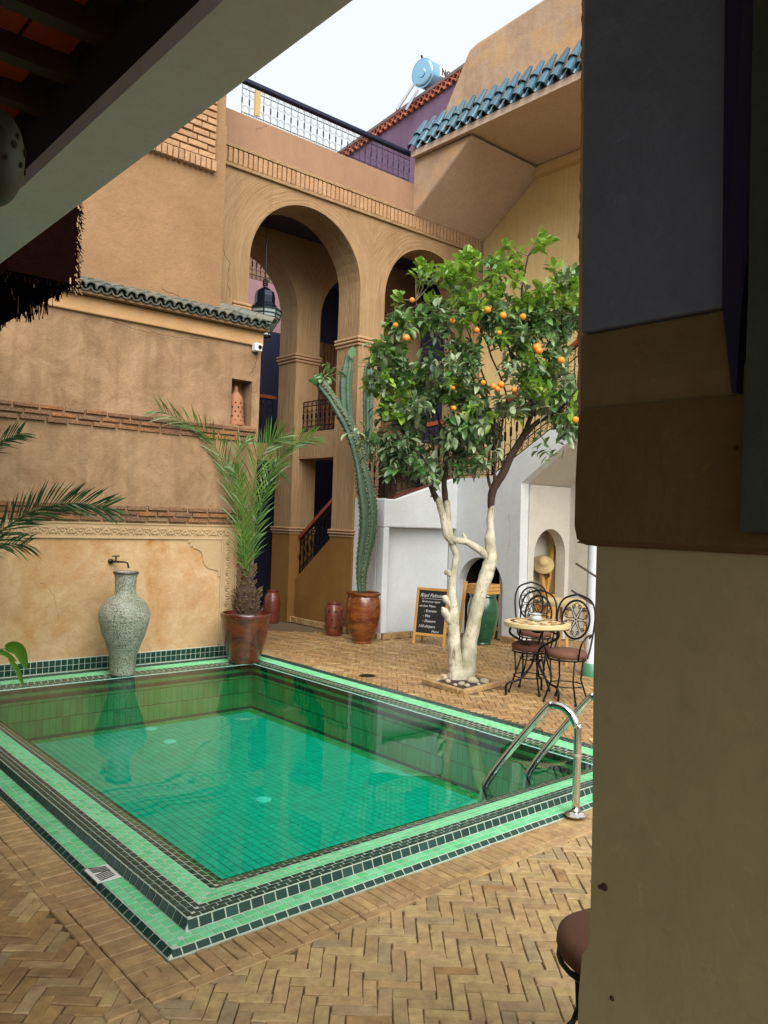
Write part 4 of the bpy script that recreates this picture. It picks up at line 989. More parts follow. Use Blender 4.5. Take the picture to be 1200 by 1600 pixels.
# ================================================================== VEGETATION
def leaf(b, base, d, nrm, L, W, t, fold=.25, curl=.15):
    d = d.normalized(); sd_ = d.cross(nrm)
    if sd_.length < 1e-3: sd_ = d.orthogonal()
    sd_.normalize(); up = sd_.cross(d).normalized()
    P = [base, base + d * L * .38 + sd_ * W * .5 + up * W * fold, base + d * L * .78 + sd_ * W * .36 - up * L * curl * .3 + up * W * fold * .7, base + d * L - up * L * curl,
         base + d * L * .78 - sd_ * W * .36 - up * L * curl * .3 + up * W * fold * .7, base + d * L * .38 - sd_ * W * .5 + up * W * fold, base + d * L * .42, base + d * L * .8 - up * L * curl * .4]
    b.add(P, [(0, 1, 6), (1, 2, 7, 6), (2, 3, 7), (0, 6, 5), (6, 7, 4, 5), (7, 3, 4)], t)
def wob(pts, n=6, amp=.02, sd_=0):          # densify a polyline with a smooth wobble
    pts = [Vector(p[:3]) if not isinstance(p, Vector) else p for p in pts]; out = []
    for i in range(len(pts) - 1):
        p0 = pts[max(i - 1, 0)]; p1 = pts[i]; p2 = pts[i + 1]; p3 = pts[min(i + 2, len(pts) - 1)]
        for k in range(n):
            t = k / n; t2 = t * t; t3 = t2 * t
            q = .5 * ((2 * p1) + (-p0 + p2) * t + (2 * p0 - 5 * p1 + 4 * p2 - p3) * t2 + (-p0 + 3 * p1 - 3 * p2 + p3) * t3)
            out.append(q + noise.noise_vector(q * 6 + Vector((sd_, 0, 0))) * amp)
    out.append(pts[-1]); return out
def interp(vals, n):
    out = []
    for i in range(len(vals) - 1):
        for k in range(n): out.append(vals[i] + (vals[i + 1] - vals[i]) * k / n)
    return out + [vals[-1]]
TD = 8.14
tb = on(724, 1064, 2, 0)
tree = thing('orange_tree', 'orange tree with whitewashed forked trunk and ripe fruit in the stone planter', 'tree', (tb.x, tb.y, 0))
PXM = TD / F
def stem(b, spec, n=7, amp=.012, sides=12, rough=.10, sd_=0):
    pts = wob([at(x, y, TD + dz) for x, y, r, dz in spec], n, amp, sd_); rad = interp([r * PXM * .73 for x, y, r, dz in spec], n)
    b.tube(pts, rad, sides, prof=lambda k, i: 1 + rough * noise.noise((cos(2 * pi * k / sides) * 1.2 + sd_, i * .30, sin(2 * pi * k / sides) * 1.2)) * 1.8)
    return pts
b = MB()
stem(b, [(713, 1068, 20, 0), (713, 1050, 17, 0), (711, 1020, 14, 0), (709, 990, 13, 0), (710, 960, 12, 0), (707, 935, 9.5, 0), (707, 905, 8.5, 0), (710, 885, 7, 0), (712, 865, 7, 0), (706, 845, 7, 0), (702, 822, 6.5, 0), (699, 800, 7, 0), (697, 784, 7, 0)], sd_=1)
stem(b, [(706, 850, 5, -.02), (697, 833, 8, -.03), (694, 810, 7.5, -.03), (688, 792, 7.5, -.02), (683, 780, 7, 0)], sd_=2)
stem(b, [(725, 1070, 20, .02), (729, 1050, 19, .02), (733, 1010, 16.5, .02), (741, 970, 15, 0), (750, 930, 14, 0), (759, 900, 15, 0), (765, 882, 15, 0), (767, 866, 12, 0), (766, 846, 12, 0), (767, 830, 8.5, 0), (766, 810, 7.5, 0), (767, 792, 7, 0)], sd_=3)
stem(b, [(766, 872, 10, 0), (754, 862, 9, 0), (738, 851, 7.5, -.02), (722, 845, 7, -.03), (706, 842, 7, -.03)], sd_=4)
stem(b, [(708, 975, 11, 0), (700, 965, 9, -.02), (694, 955, 8, -.04), (690, 951, 3, -.05)], sd_=5)
stem(b, [(707, 950, 8, 0), (699, 940, 7, -.02), (695, 934, 7, -.03), (692, 932, 3, -.03)], sd_=6)
stem(b, [(706, 900, 7, 0), (699, 893, 6, 0), (696, 897, 2, 0)], sd_=7); stem(b, [(728, 846, 5, 0), (725, 838, 4, 0), (723, 834, 3, 0)], sd_=8)
b.build('trunk', BARKW, tree, smooth=True)
b = MB(); tips = []
BR = [
 [(683, 782, 7, 0), (678, 770, 6, 0), (672, 755, 5, 0), (664, 735, 3.5, -.05), (645, 700, 2.5, -.15), (620, 660, 2, -.25)],
 [(697, 786, 7, 0), (694, 765, 6, 0), (696, 740, 5, 0), (697, 712, 4, 0), (690, 670, 3, .1), (676, 610, 2.4, .2), (660, 540, 1.8, .25), (650, 470, 1.2, .2)],
 [(767, 794, 7, 0), (768, 775, 8.5, 0), (776, 755, 9, 0), (788, 735, 8.5, 0), (800, 712, 8, 0), (815, 686, 7, 0), (832, 668, 5.5, -.05), (852, 652, 4.5, -.1), (880, 636, 3, -.2), (900, 610, 2, -.3)],
 [(812, 690, 6, 0), (824, 665, 5.5, .05), (831, 640, 5, .1), (829, 605, 4.2, .1), (824, 568, 4.5, .1), (818, 520, 3, .05), (815, 460, 2.4, 0), (825, 400, 1.5, 0)],
 [(831, 615, 4, .1), (848, 603, 4.5, .05), (866, 592, 4, 0), (868, 560, 2.5, 0), (878, 500, 1.8, 0), (885, 440, 1.2, 0)],
 [(775, 760, 6, 0), (772, 738, 3, -.05), (776, 700, 3, -.1), (785, 660, 2.5, -.2), (792, 620, 2, -.25), (770, 560, 1.8, -.3), (745, 500, 1.3, -.3), (735, 450, 1, -.3)],
 [(790, 733, 5, 0), (778, 700, 3, .1), (765, 650, 2.6, .2), (755, 590, 2.2, .25), (735, 530, 1.8, .3), (715, 480, 1.2, .3)],
 [(697, 712, 3.5, 0), (712, 680, 2.5, -.1), (728, 640, 2.2, -.2), (742, 600, 2, -.25), (720, 560, 1.5, -.3)],
 [(770, 770, 4, 0), (762, 740, 3, 0), (764, 700, 2.6, 0), (750, 660, 2.2, .1)],
 [(690, 690, 3, 0), (660, 660, 2, .1), (625, 610, 1.8, .1), (610, 550, 1.2, .1), (625, 480, 1, .1)],
 [(829, 600, 3, .1), (800, 560, 2, .15), (785, 500, 1.8, .1), (775, 430, 1.2, .1)],
]
for i, br in enumerate(BR):
    pts = stem(b, br, 6, .015, 8, .1, 20 + i); tips += pts[len(pts) // 3:]
b.build('branch', BARK, tree, smooth=True)
# crown silhouette in picture space, depth spread as an ellipsoid
OUT = [(566, 650), (560, 600), (578, 540), (578, 500), (602, 470), (612, 438), (640, 430), (655, 408), (690, 415), (722, 395), (745, 400), (775, 405), (782, 370), (800, 360), (845, 356), (860, 380), (870, 430), (905, 425), (925, 470), (935, 560), (930, 640), (905, 690), (880, 700), (868, 660), (830, 640), (800, 660), (790, 700), (770, 690), (745, 735), (715, 740), (680, 760), (650, 740), (620, 745), (590, 742), (570, 700)]
def inside(x, y, P):
    c = False; j = len(P) - 1
    for i in range(len(P)):
        if (P[i][1] > y) != (P[j][1] > y) and x < (P[j][0] - P[i][0]) * (y - P[i][1]) / (P[j][1] - P[i][1]) + P[i][0]: c = not c
        j = i
    return c
bt_, lv = MB(), {'y': MB(), 'd': MB(), 'g': MB()}
bigs = []; clusters = 0; tries = 0
while clusters < 570 and tries < 30000:
    tries += 1
    x = R.uniform(555, 930); y = R.uniform(352, 765)
    if not inside(x, y, OUT): continue
    ns = noise.noise((x * .016, y * .016, 4.2))
    if ns < -.13 + (.08 if y < 640 else 0) and R.random() < .92: continue
    hw = 1 - ((x - 745) / 200) ** 2; dz = R.uniform(-1, 1) * .75 * sqrt(max(.12, hw))
    c = at(x, y, TD + dz)
    near = min(tips, key=lambda p: (p - c).length_squared)
    if (near - c).length > 1.15: continue
    clusters += 1
    mid = (near + c) / 2 + Vector((R.uniform(-.06, .06), R.uniform(-.06, .06), R.uniform(-.02, .08)))
    bt_.tube([near, mid, c], [.006, .0045, .0025], 5)
    dirv = (c - mid).normalized()
    kind = 'y' if (y < 480 and R.random() < .8) or (R.random() < .2 and y < 660) else ('g' if (y > 560 and R.random() < .65) or R.random() < .2 else 'd')
    for q in range(R.randint(10, 17)):
        t = R.uniform(-.35, 1.0); p = mid.lerp(c, max(0, min(1, .35 + t * .65))) + Vector([R.gauss(0, .022) for _ in range(3)])
        d = (dirv * R.uniform(-.1, .9) + Vector([R.gauss(0, .65) for _ in range(3)]) + Vector((0, 0, -.12 if y > 480 else .30)))
        nrm = Vector((R.gauss(0, .4), R.gauss(0, .4), 1)); L = R.uniform(.075, .14); Wd = L * R.uniform(.40, .54)
        bigs.append((p, d, nrm, L, Wd, kind))
# a low tuft hanging right of the trunk and one by the fork
for (cx, cy, k) in ((738, 715, 9), (722, 720, 5), (850, 690, 9), (862, 705, 8), (700, 720, 8), (690, 735, 6), (505, 590, 9), (520, 575, 8), (590, 650, 14), (575, 690, 10), (560, 670, 8)):
    c = at(cx, cy, TD - .15)
    near = min(tips, key=lambda p: (p - c).length_squared); bt_.tube([near, (near + c) / 2 + Z_ * .05, c], [.005, .004, .0025], 5)
    for q in range(k): bigs.append((c + Vector([R.gauss(0, .04) for _ in range(3)]), Vector((R.gauss(0, 1), R.gauss(0, 1), -.6)), Vector((0, 0, 1)), R.uniform(.09, .14), .05, 'g' if cx > 530 and cx < 700 else 'd'))
R.shuffle(bigs)
LM = {'y': LEAFY, 'd': LEAFD, 'g': LEAFG}; lmesh = {}
bigs.sort(key=lambda q: proj(q[0])[2])
npart = 0
for i, (p, d, nrm, L, Wd, k) in enumerate(bigs):
    if i < 300:
        if k not in lmesh:
            z = MB(); leaf(z, Vector((0, 0, 0)), X_, Z_, 1.0, .45, .3); lmesh[k] = z.mesh('leaf', LM[k], smooth=True)
        put(lmesh[k], 'leaf', tree, p, d, (Z_.cross(d) if abs(d.normalized().z) < .95 else Y_), L)
    else: leaf(lv[k], p, d, nrm, L, Wd, R.random(), R.uniform(.1, .3), R.uniform(0, .3))
for k in 'ydg': lv[k].build('foliage', LM[k], tree, smooth=True, kind='stuff')
bt_.build('twigs', TWIG, tree, kind='stuff')
om = MB(); om.lathe((0, 0, 0), [(.001, -.98)] + [(sin(pi * i / 12), -cos(pi * i / 12) * .97) for i in range(1, 12)] + [(.001, .93)], 18); om = om.mesh('orange', ORANGE, smooth=True)
for (x, y, r) in [(644, 469, 4.5), (618, 508, 4.5), (635, 528, 6), (707, 501, 5), (762, 484, 5.5), (786, 493, 6.3), (817, 495, 5.5), (745, 516, 5), (839, 543, 7), (842, 548, 6), (877, 563, 6), (780, 520, 4), (783, 601, 6), (777, 608, 5), (755, 598, 4.5), (803, 609, 4.5), (899, 656, 6), (709, 638, 4.5), (771, 604, 5), (708, 606, 3.5)]:
    p = at(x, y, TD - R.uniform(.55, .85))
    o = put(om, 'orange', tree, p, X_, Y_, r * PXM * .86)
    o['group'] = 'oranges on the tree'; del o['group']
# planter
pk = thing('tree_planter', 'square stone edged tree pit holding pale pebbles around the trunk', 'planter', (5.8, 5.4, 0))
q = [on(665, 1061, 2, .045), on(724, 1078, 2, .045), on(785, 1063, 2, .045)]; q4 = q[0] + (q[2] - q[1])
cs = [Vector((v.x, v.y, 0)) for v in (q[0], q[1], q[2], q4)]
for i in range(4):
    a, c = cs[i], cs[(i + 1) % 4]; b = MB(); d = (c - a).normalized(); b.bar(a + Z_ * .022 - d * .02, c + Z_ * .022 - d * .05, .055, .05); b.build('edge_stone', BRICKE, pk, bevel=.006)
b = MB(); b.add([v + Z_ * .012 for v in cs], [(0, 1, 2, 3)]); b.build('soil', SOIL, pk)
pm = []
for sd_ in range(4):
    z = bmesh.new(); bmesh.ops.create_icosphere(z, subdivisions=2, radius=1)
    for v in z.verts: v.co *= 1 + noise.noise(v.co * 1.5 + Vector((sd_ * 9, 0, 0))) * .35; v.co.z *= .7
    me = bpy.data.meshes.new('stone'); z.to_mesh(me); z.free(); me.materials.append(STONE); me.polygons.foreach_set('use_smooth', [True] * len(me.polygons)); me.attributes.new('tint', 'FLOAT', 'FACE'); pm.append(me)
ctr = sum(cs, Vector()) / 4
for (px, py, r) in ((692, 1057, .058), (681, 1060, .04), (739, 1062, .06), (721, 1067, .035), (757, 1063, .05), (700, 1063, .03), (765, 1057, .03), (730, 1070, .03), (711, 1069, .022), (748, 1068, .02), (674, 1061, .02)):
    p = on(px, py, 2, .03); o = put(R.choice(pm), 'stone', pk, p - Z_ * r * .25, (cos(px), sin(px), 0), (-sin(px), cos(px), 0), r)

# potted palms
def frond(name, pts, Lmax, parent, mat, n=46, droop=.3, wid=.013, start=.12, rw=.009, seed=0, out=None):
    r = random.Random(seed); P = wob(pts, 8, .004, seed); m = len(P) - 1; b = MB()
    b.tube(P, [rw * (1 - .8 * i / m) for i in range(m + 1)], 6, t=.2)
    for i in range(n):
        t = start + (1 - start) * i / (n - 1); k = t * m; i0 = min(int(k), m - 1); p = P[i0].lerp(P[i0 + 1], k - i0); d = (P[min(i0 + 1, m)] - P[max(i0 - 1, 0)]).normalized()
        s1 = d.cross(Z_); 
        if s1.length < .2: s1 = d.cross(fwd)
        s1.normalize(); s0 = d.cross(fwd).normalized(); s1 = (s1 * (.45 if s1.dot(s0) > 0 else -.45) * r.uniform(.3, 1.2) + s0 * .9).normalized()
        L = Lmax * (sin(pi * (.14 + .68 * t)) ** .7) * r.uniform(.85, 1.1)
        for sg in (1, -1):
            dd = (d * r.uniform(.9, 1.2) + s1 * sg * r.uniform(.5, .85) + Z_ * r.uniform(-.05, .28)).normalized()
            tip = p + dd * L - Z_ * L * droop * r.uniform(.5, 1.3); midp = p + dd * L * .55
            wv_ = dd.cross(fwd + Vector((r.gauss(0, .5), r.gauss(0, .5), 0))).normalized() * wid * .5
            b.add([p - wv_ * .5, p + wv_ * .5, midp + wv_, tip, midp - wv_], [(0, 1, 2, 4), (4, 2, 3)], r.random())
    return b.build(name, mat, parent)
PD = 8.69
pb_ = on(381, 1037, 2, .04)
palm = thing('potted_palm', 'young date palm with arching fronds growing in the red brown pot', 'palm', (pb_.x, pb_.y, .5))
def fp(l, d0=PD):
    out = []
    for x, y, dz in l:
        p = at(x, y, d0 + dz)
        if p.y > 7.66: p = on(x, y, 1, 7.66) if x < 400 else p
        out.append(p)
    return out
FR = [([(384, 925, 0), (378, 860, .0), (366, 780, -.05), (345, 715, -.1), (312, 672, -.15), (252, 642, -.2)], .36, 50, .10, 1),
      ([(386, 915, 0), (388, 850, 0), (394, 780, -.05), (403, 725, -.1), (420, 695, -.12), (436, 684, -.15)], .36, 48, .06, 2),
      ([(388, 915, 0), (396, 850, .05), (412, 780, .1), (432, 725, .1), (455, 697, .1), (488, 683, .1)], .33, 44, .12, 3),
      ([(384, 915, 0), (380, 850, .1), (374, 780, .15), (368, 735, .2), (372, 700, .25), (388, 690, .3)], .26, 30, .10, 4),
      ([(386, 915, 0), (392, 850, .1), (404, 790, .2), (416, 750, .3), (430, 730, .35), (436, 740, .4)], .26, 30, .12, 5),
      ([(384, 915, 0), (382, 860, -.1), (380, 800, -.2), (376, 760, -.25), (366, 735, -.3)], .24, 30, .2, 6)]
for l, Lm, n, dr_, sd_ in FR: frond('frond', fp(l), Lm, palm, PALM, n, dr_, seed=sd_)
b = MB(); b.tube([at(386, y, PD) for y in (965, 945, 928, 912, 900)], [.12, .14, .125, .075, .05], 14, prof=lambda k, i: 1 + .25 * noise.noise((k, i, 1))); b.build('trunk', FIBRE, palm)
b = MB()
for i in range(110):
    a = R.uniform(0, 2 * pi); py = R.uniform(885, 958); r = .135 if py > 922 else .07
    c = at(386, py, PD) + Vector((cos(a) * r, sin(a) * r, 0)); b.bar(c, c + Vector((cos(a) * .035, sin(a) * .035, R.uniform(.02, .07))), .022, .008)
b.build('leaf_stub', simple('dry_stub', rgb(104, 84, 54), .9, 0, .6, 8, .3), palm, kind='stuff')
def pot(loc, prof, mat, label, cat='pot', name='clay_pot', n=40, soil=None, ear=False, lab=None):
    t = thing(name, label, cat, loc); b = MB(); b.lathe(loc, prof, n); b.build('body', mat, t, ang=38)
    if soil: b = MB(); b.lathe((loc[0], loc[1], loc[2] + soil[1]), [(soil[0], -.02), (soil[0], 0), (.001, .02)], 24); b.build('soil', SOIL, t)
    return t
k = PD / F
pot((pb_.x, pb_.y, .06), [(.155, 0), (.165, .01), (.17, .05), (.205, .16), (.235, .28), (.248, .38), (.25, .45), (.262, .475), (.265, .50), (.258, .515), (.235, .515), (.228, .47), (.1, .46), (.001, .46)], REDGLAZE, 'wide red brown glazed pot on the pool corner holding the palm', soil=(.229, .475))
# left edge fronds: a second palm standing just left of the view
lp0 = thing('palm', 'dark green palm fronds reaching in from the left edge of the view', 'palm', tuple(at(-260, 1100, 5.4)[:2]) + (0,))
D2 = 5.6
frond('frond', [at(x, y, D2 + dz) for x, y, dz in ((-200, 1000, 0), (-90, 900, 0), (0, 832, 0), (50, 800, -.05), (110, 786, -.1), (166, 792, -.12))], .27, lp0, PALMD, 70, .05, .012, .1, seed=11)
frond('frond', [at(x, y, D2 + .2) for x, y in ((-200, 980), (-120, 850), (-60, 750), (-15, 700), (30, 678))], .20, lp0, PALMD, 44, .12, .012, .1, seed=12)
frond('frond', [at(x, y, D2 - .2) for x, y in ((-200, 1000), (-130, 940), (-70, 880), (-20, 852), (40, 850))], .22, lp0, PALMD, 44, .2, .012, .1, seed=13)
b = MB(); b0 = at(-230, 1000, D2); b.tube([(b0.x, b0.y, 0), (b0.x, b0.y, b0.z * .6), b0], [.09, .08, .06], 12); b.build('trunk', FIBRE, lp0)
bl = thing('broad_leaf_plant', 'glossy broad green leaf drooping over the pool at the left edge', 'plant', tuple(at(-60, 1060, 5.5)[:2]) + (0,))
b = MB()
def bleaf(p0, p1, p2, w_, t):
    P = wob([p0, p1, p2], 5, 0, 0); n = len(P); vs = []
    for i, p in enumerate(P):
        u = i / (n - 1); s_ = sin(pi * min(1, u * .92 + .08)) ** .8 * w_; d = (P[min(i + 1, n - 1)] - P[max(i - 1, 0)]).normalized(); sd2 = d.cross(fwd).normalized()
        vs += [p + sd2 * s_ - fwd * s_ * .3, p, p - sd2 * s_ - fwd * s_ * .3]
    b.add(vs, [(i * 3 + k, i * 3 + k + 1, i * 3 + k + 4, i * 3 + k + 3) for i in range(n - 1) for k in (0, 1)], t)
d5 = 5.5
bleaf(at(8, 1012, d5), at(30, 1014, d5), at(42, 1046, d5), .045, .2); bleaf(at(14, 1028, d5), at(28, 1048, d5), at(38, 1075, d5), .020, .8); bleaf(at(-20, 1010, d5), at(10, 1022, d5), at(26, 1034, d5), .018, .5)
b.tube([at(-60, 1070, d5), at(-30, 1025, d5), at(10, 1012, d5)], .006, 6)
b.tube([(at(-60, 1070, d5).x, at(-60, 1070, d5).y, 0), at(-60, 1070, d5)], .01, 6); b.build('leaf', BROAD, bl, smooth=True)
# ---- cactus
CD = 10.42; ck = CD / F
cb = on(566, 1004, 2, 0)
cact = thing('tall_cactus', 'tall ribbed cactus leaning left with three arms by the white stair wall', 'cactus', (cb.x, cb.y, .6))
def ribbed(spec, name='stem', ribs=5, mat=CACT, depth=.58, dz=0):
    P = wob([at(x, y, CD + dz + (q[0] if q else 0)) for x, y, r, *q in spec], 8, .006, 3); rd = interp([s_[2] * ck * .80 for s_ in spec], 8); n = ribs * 6
    b = MB(); b.tube(P, rd, n, prof=lambda k, i: (1 - depth * (1 - abs(cos(k / n * pi * ribs)) ** .8)) * (1 + (.09 if i % 2 else -.05)))
    return b.build(name, mat, cact, smooth=True), P, rd
_, P1, r1 = ribbed([(566, 925, 9), (565, 900, 11), (568, 870, 15), (573, 840, 18), (575, 810, 19), (573, 780, 19), (568, 750, 17), (563, 725, 13), (557, 700, 13), (547, 672, 13), (533, 645, 13), (518, 622, 10), (505, 604, 12), (497, 592, 9), (490, 590, 4)])
ribbed([(556, 690, 8, .05), (545, 660, 11, .05), (541, 630, 13, .05), (540, 600, 13, .05), (543, 575, 12, .05), (545, 560, 8, .05), (546, 556, 3, .05)], 'arm')
ribbed([(568, 720, 8, .08), (574, 680, 9, .08), (575, 640, 10, .08), (576, 600, 11, .08), (576, 575, 9, .08), (577, 568, 3, .08)], 'arm', 4)
b = MB()
for i in range(2, len(P1) - 6):                    # pale wavy spiny margin on the rib edges
    for a in (0, 1, 2, 3, 4):
        q = P1[i]; 
        off = Vector((cos(a * 1.257 + .4) , sin(a * 1.257 + .4), 0)) * r1[i] * .97
        b.lathe(q + off + Vector((0, 0, R.uniform(-.02, .02))), [(.001, -.014), (R.uniform(.006, .013), 0), (.001, .014)], 5)
b.build('areole', SPINE, cact, kind='stuff')
b = MB(); leaf(b, at(548, 560, CD - .05), at(552, 540, CD) - at(548, 560, CD), -fwd, .16, .10, .2, .05, 0); leaf(b, at(505, 600, CD - .1), at(498, 590, CD) - at(508, 604, CD), Z_, .18, .09, .6)
b.build('new_pad', CACTG, cact, smooth=True)
b = MB(); b.tube([at(x, y, CD - .1) for x, y in ((495, 600), (488, 598), (500, 590), (503, 583))], [.03, .06, .05, .01], 8); b.build('new_growth', CACTG, cact, smooth=True)
t = pot((cb.x, cb.y, 0), [(.13, 0), (.14, .015), (.12, .03), (.15, .08), (.20, .20), (.225, .34), (.228, .46), (.218, .56), (.205, .60), (.215, .615), (.228, .63), (.228, .65), (.20, .655), (.19, .60), (.001, .60)], REDGLAZE2, 'large orange brown glazed urn holding the tall cactus', soil=(.193, .61))
b = MB(); c = at(578, 937, CD - .23); b.tube([c + right * cos(a) * .035 - down * sin(a) * .035 for a in [2 * pi * i / 12 for i in range(12)]], .009, 6, closed=True); b.build('ring_handle', REDGLAZE2, t, smooth=True)
u2 = on(521, 993, 2, 0)
t = pot((u2.x, u2.y, 0), [(.095, 0), (.105, .02), (.125, .14), (.128, .28), (.118, .36), (.098, .40), (.09, .42), (.098, .44), (.095, .455), (.075, .455), (.07, .42), (.001, .40)], URNM, 'small star pierced terracotta urn standing left of the cactus urn', 'urn', 'clay_urn')
b = MB()
for row in range(3):
    for k_ in range(9):
        a = 2 * pi * k_ / 9 + row * .35; z = .12 + row * .11; c = Vector((u2.x, u2.y, z)) + Vector((cos(a), sin(a), 0)) * (.122 + .004 * row); tn_ = Vector((-sin(a), cos(a), 0)); o = Vector((cos(a), sin(a), 0))
        ps = [c + o * .006 + (tn_ * cos(q * pi / 5 + .3) + Z_ * sin(q * pi / 5 + .3)) * (.024 if q % 2 else .010) for q in range(10)]
        b.add(ps, [tuple(range(10))])
b.build('cut_star', CLAYD, t)
u1 = on(424, 973, 2, 0)
pot((u1.x, u1.y, 0), [(.10, 0), (.105, .03), (.125, .2), (.128, .32), (.11, .41), (.085, .44), (.08, .46), (.09, .485), (.07, .485), (.065, .44), (.001, .42)], URNM, 'plain dark red urn in the passage beside the left pillar', 'urn', 'clay_urn')
# ---- tall vase and tap
vp = on(191, 1056, 2, .05); vk = proj(vp)[2] / F
va = thing('tall_vase', 'tall speckled grey green stoneware vase on the pool edge under the tap', 'vase', (vp.x, vp.y, .066))
b = MB(); pr_ = [(18, 0), (19, 2), (20, 10), (21, 30), (27, 48), (34, 66), (39, 86), (40, 97), (36, 110), (28, 120), (20, 125), (17, 128), (16, 140), (17, 155), (18.5, 161), (19.5, 163), (18, 164), (14, 161), (13, 140)]
b.lathe((vp.x, vp.y, .066), [(a * vk * .98, z * vk * .975) for a, z in pr_], 48); b.build('body', VASE, va, ang=60)
b = MB(); b.lathe((vp.x, vp.y, .066), [(19.6 * vk * .98, 161 * vk * .975), (20.2 * vk * .98, 162.5 * vk * .975), (19.6 * vk * .98, 164.2 * vk * .975), (17.5 * vk * .98, 164.4 * vk * .975), (17 * vk, 161 * vk * .975)], 48); b.build('rim', simple('dark_rim', rgb(70, 62, 50), .5, 0, .2, 20, 0), va)
tp = on(172, 877, 1, WY); ta_ = thing('wall_tap', 'dark bronze wall tap above the mouth of the tall vase', 'tap', tp)
b = MB(); b.tube([tp, tp - Y_ * .03], .024, 16); b.tube([tp - Y_ * .03, tp - Y_ * .08 + X_ * .04, tp - Y_ * .12 + X_ * .09, tp - Y_ * .14 + X_ * .12 - Z_ * .01, tp - Y_ * .15 + X_ * .13 - Z_ * .06], [.011, .011, .009, .009, .010], 10)
b.build('spout', BRASS, ta_, smooth=True)
b = MB(); c = tp - Y_ * .07 + X_ * .03; b.tube([c, c + Z_ * .05], .008, 8); b.bar(c + Z_ * .055 - X_ * .035, c + Z_ * .055 + X_ * .035, .012, .012); b.build('handle', BRASS, ta_)

# ================================================================== LANTERNS, CAMERA
nl = on(375, 666, 1, WY + .08)
t = thing('niche_lantern', 'pierced terracotta lantern standing in the small wall niche', 'lantern', (4.585, WY + .10, nZ0))
b = MB(); b.lathe((4.585, WY + .10, nZ0), [(.112, 0), (.115, .015), (.098, .05), (.088, .2), (.088, .27), (.07, .33), (.035, .37), (.022, .39), (.026, .41), (.018, .44), (.001, .45)], 28); b.build('body', CLAY, t, ang=50)
b = MB()
for row in range(5):
    for k_ in range(9):
        a = 2 * pi * (k_ + .5 * (row % 2)) / 9; z = nZ0 + .05 + row * .05; rr = .098 - row * .0025
        c = Vector((4.585, WY + .10, z)) + Vector((cos(a), sin(a), 0)) * (rr + .001); tn_ = Vector((-sin(a), cos(a), 0))
        b.add([c + tn_ * .011, c + Z_ * .013, c - tn_ * .011, c - Z_ * .013], [(0, 1, 2, 3)])
b.build('cut_hole', CLAYD, t)
cp = on(402, 543, 1, WY - .06)
t = thing('security_camera', 'small white cube security camera on the corner below the roof tiles', 'camera', cp)
b = MB(); b.box(cp.x - .045, cp.x + .045, cp.y - .04, cp.y + .05, cp.z - .045, cp.z + .045); b.build('housing', PLASTIC, t, bevel=.012)
b = MB(); b.tube([cp + Vector((.008, -.05, .0)), cp + Vector((.008, -.03, 0))], .022, 16); b.build('lens', BLACKP, t)
b = MB(); b.tube([cp + Z_ * -.04, cp + Vector((.02, .03, -.06)), cp + Vector((.0, .08, -.06))], .008, 6); b.build('bracket', BLACKP, t)
LD = at(413, 490, 1.0); lc = on(413, 490, 1, 9.40); lk = proj(lc)[2] / F
t = thing('hanging_lantern', 'large octagonal metal and glass lantern hanging in the left arch', 'lantern', lc)
ZZ = lambda py: lc.z + (490 - py) * lk
def ringp(r, py): return (r * lk, ZZ(py) - lc.z)
b = MB(); b.lathe(lc, [ringp(3, 449), ringp(7, 451), ringp(14, 456), ringp(16, 464), ringp(16, 474), ringp(20, 480), ringp(26, 484), ringp(26, 486)][::-1], 8, a0=.2); b.build('hood', simple('dark_lantern_metal', rgb(40, 46, 58), .35, .7, .2, 10, .05), t)
b = MB(); b.lathe(lc, [ringp(11, 524), ringp(10, 520), ringp(24, 498), ringp(26, 486)], 8, a0=.2); b.build('glass', GLASS, t)
b = MB()
for k_ in range(8):
    a = .2 + 2 * pi * k_ / 8; P_ = [lc + Vector((cos(a) * r * lk, sin(a) * r * lk, (490 - py) * lk)) for r, py in ((26.3, 486), (24.3, 498), (10.4, 520), (11.3, 525))]
    b.tube(P_, .009, 5)
    a2 = a + pi / 8; P_ = [lc + Vector((cos(a2) * r * lk * .93, sin(a2) * r * lk * .93, (490 - py) * lk)) for r, py in ((24.3, 498), (10.4, 520))]; b.tube(P_, .006, 5)
    for r, py in ((26.3, 486), (25.4, 492), (24.3, 498), (10.4, 520), (11.5, 525)):
        a3 = a + pi / 4; b.bar(lc + Vector((cos(a) * r * lk, sin(a) * r * lk, (490 - py) * lk)), lc + Vector((cos(a3) * r * lk, sin(a3) * r * lk, (490 - py) * lk)), .013, .013)
b.build('frame', simple('lantern_frame_metal', rgb(34, 38, 42), .5, .5, .2, 10, 0), t)
b = MB(); b.tube([lc + Z_ * 41 * lk, (lc.x, lc.y, 5.84)], .008, 6)
for q in range(3): b.tube([lc + Vector((cos(a) * .035, 0, (44 + q * 3) * lk + sin(a) * .03)) for a in [2 * pi * i / 8 for i in range(8)]], .009, 5, closed=True)
b.build('chain', BLACKP, t)

